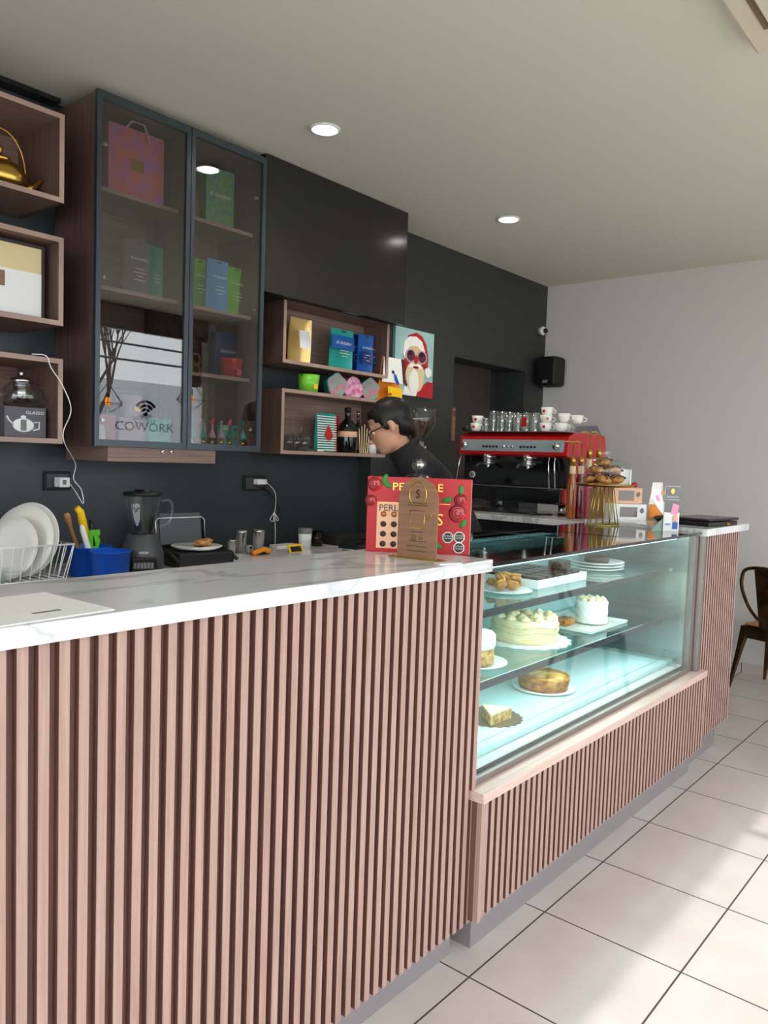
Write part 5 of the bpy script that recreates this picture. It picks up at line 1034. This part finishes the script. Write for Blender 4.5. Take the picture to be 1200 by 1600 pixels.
MB().lathe([(0, 0), (.055, 0), (.058, .03), (0, .03)], 'choc', n=28).build('chocolate_tart', None, 'dark round chocolate tart on the stacked plates', 'tart', loc=(3.40, 1.56, Z1+.0325))

# ---------------------------------------------------------------- metal cafe chairs
def chair(loc, rz, label, group=None):
    T = thing('metal_cafe_chair', label, 'chair', loc, rz, group)
    # local: seat faces -y, back at +y
    MB().slab([(-.175, -.175), (.175, -.175), (.165, .16), (-.165, .16)], .435, .445, 'bronze').build('seat_pan', T)
    MB().box(-.165, .165, -.165, .155, .446, .462, 'oak', .006).build('seat', T, label='wooden seat pad')
    for sx in (-1, 1):
        for sy in (-1, 1):
            a_ = Vector((sx*.155, sy*.15, .44)); b_ = Vector((sx*.215, sy*.215, 0)); m = MB(); q = []
            for (pp, w_) in ((a_, .05), (a_.lerp(b_, .35), .034), (b_, .016)): q.append((pp, w_))
            vs = []; fs = []
            for pp, w_ in q: vs += [(pp.x+dx*w_, pp.y+dy*w_, pp.z) for dx, dy in ((-.5, -.5), (.5, -.5), (.5, .5), (-.5, .5))]
            for k in range(2): fs += [(k*4+i, k*4+(i+1) % 4, k*4+4+(i+1) % 4, k*4+4+i) for i in range(4)]
            fs += [(3, 2, 1, 0), (8, 9, 10, 11)]; m.add(vs, fs, 'bronze'); m.build('leg', T)
    m = MB()
    for s in (-1, 1): m.box(-.14, .14, s*.165-.004, s*.165+.004, .36, .435, 'bronze'); m.box(s*.165-.004, s*.165+.004, -.14, .14, .36, .435, 'bronze')
    m.build('apron', T)
    pts = [(-.165, -.02, .45), (-.175, .10, .56), (-.18, .19, .70), (-.165, .215, .80), (-.12, .225, .845), (0, .23, .86), (.12, .225, .845), (.165, .215, .80), (.18, .19, .70), (.175, .10, .56), (.165, -.02, .45)]
    MB().tube(spline(pts), .012, 'bronze', 10).build('back_frame', T)
    m = MB(); vs = [(-.055, .155, .44), (.055, .155, .44), (.075, .225, .85), (-.075, .225, .85)]; vs += [(x, y_+.005, z) for x, y_, z in vs]
    m.add(vs, [(0, 1, 2, 3), (7, 6, 5, 4), (0, 4, 5, 1), (1, 5, 6, 2), (2, 6, 7, 3), (3, 7, 4, 0)], 'bronze'); m.build('back_splat', T); return T
pc = at(1152, 1080, z=0)
chair((5.83, 1.315, 0), 1.27, 'bronze metal chair with wooden seat at right beyond the counter')
chair((4.75, .30, 0), 2.4, 'bronze metal chair outside the picture, mirrored in the display case glass')
def pendant(x, yv, z, label, g):
    T = thing('pendant_lamp', label, 'lamp', (x, yv, z), group=g)
    MB().ell((0, 0, 0), (.028, .028, .045), 'bulb').build('bulb', T); MB().cyl((0, 0, .04), (0, 0, .09), .018, 'black', 12).tube([(0, 0, .09), (0, 0, ZC-z)], .003, 'black', 5).build('cord', T)
    m = MB(); ring = [(.16*math.cos(t), .16*math.sin(t), -.02) for t in [2*PI*i/6 for i in range(6)]]
    for i in range(6):
        a_, b_ = ring[i], ring[(i+1) % 6]; m.tube([a_, b_], .003, 'brown_dark', 5); m.tube([a_, (0, 0, .19)], .003, 'brown_dark', 5); m.tube([a_, (.05*math.cos(2*PI*(i+.5)/6), .05*math.sin(2*PI*(i+.5)/6), -.11)], .003, 'brown_dark', 5)
    m.build('wire_cage', T); return T
for (u, v, ty, l) in ((300, 622, 6.7, 'wire cage pendant lamp mirrored beside the logo sticker'), (170, 627, 7.2, 'wire cage pendant lamp mirrored at left of cabinet door')):
    p = at(u, v, y=ty); pendant(p.x, 6.28-ty, p.z, l, 'pendant lamps near the window')
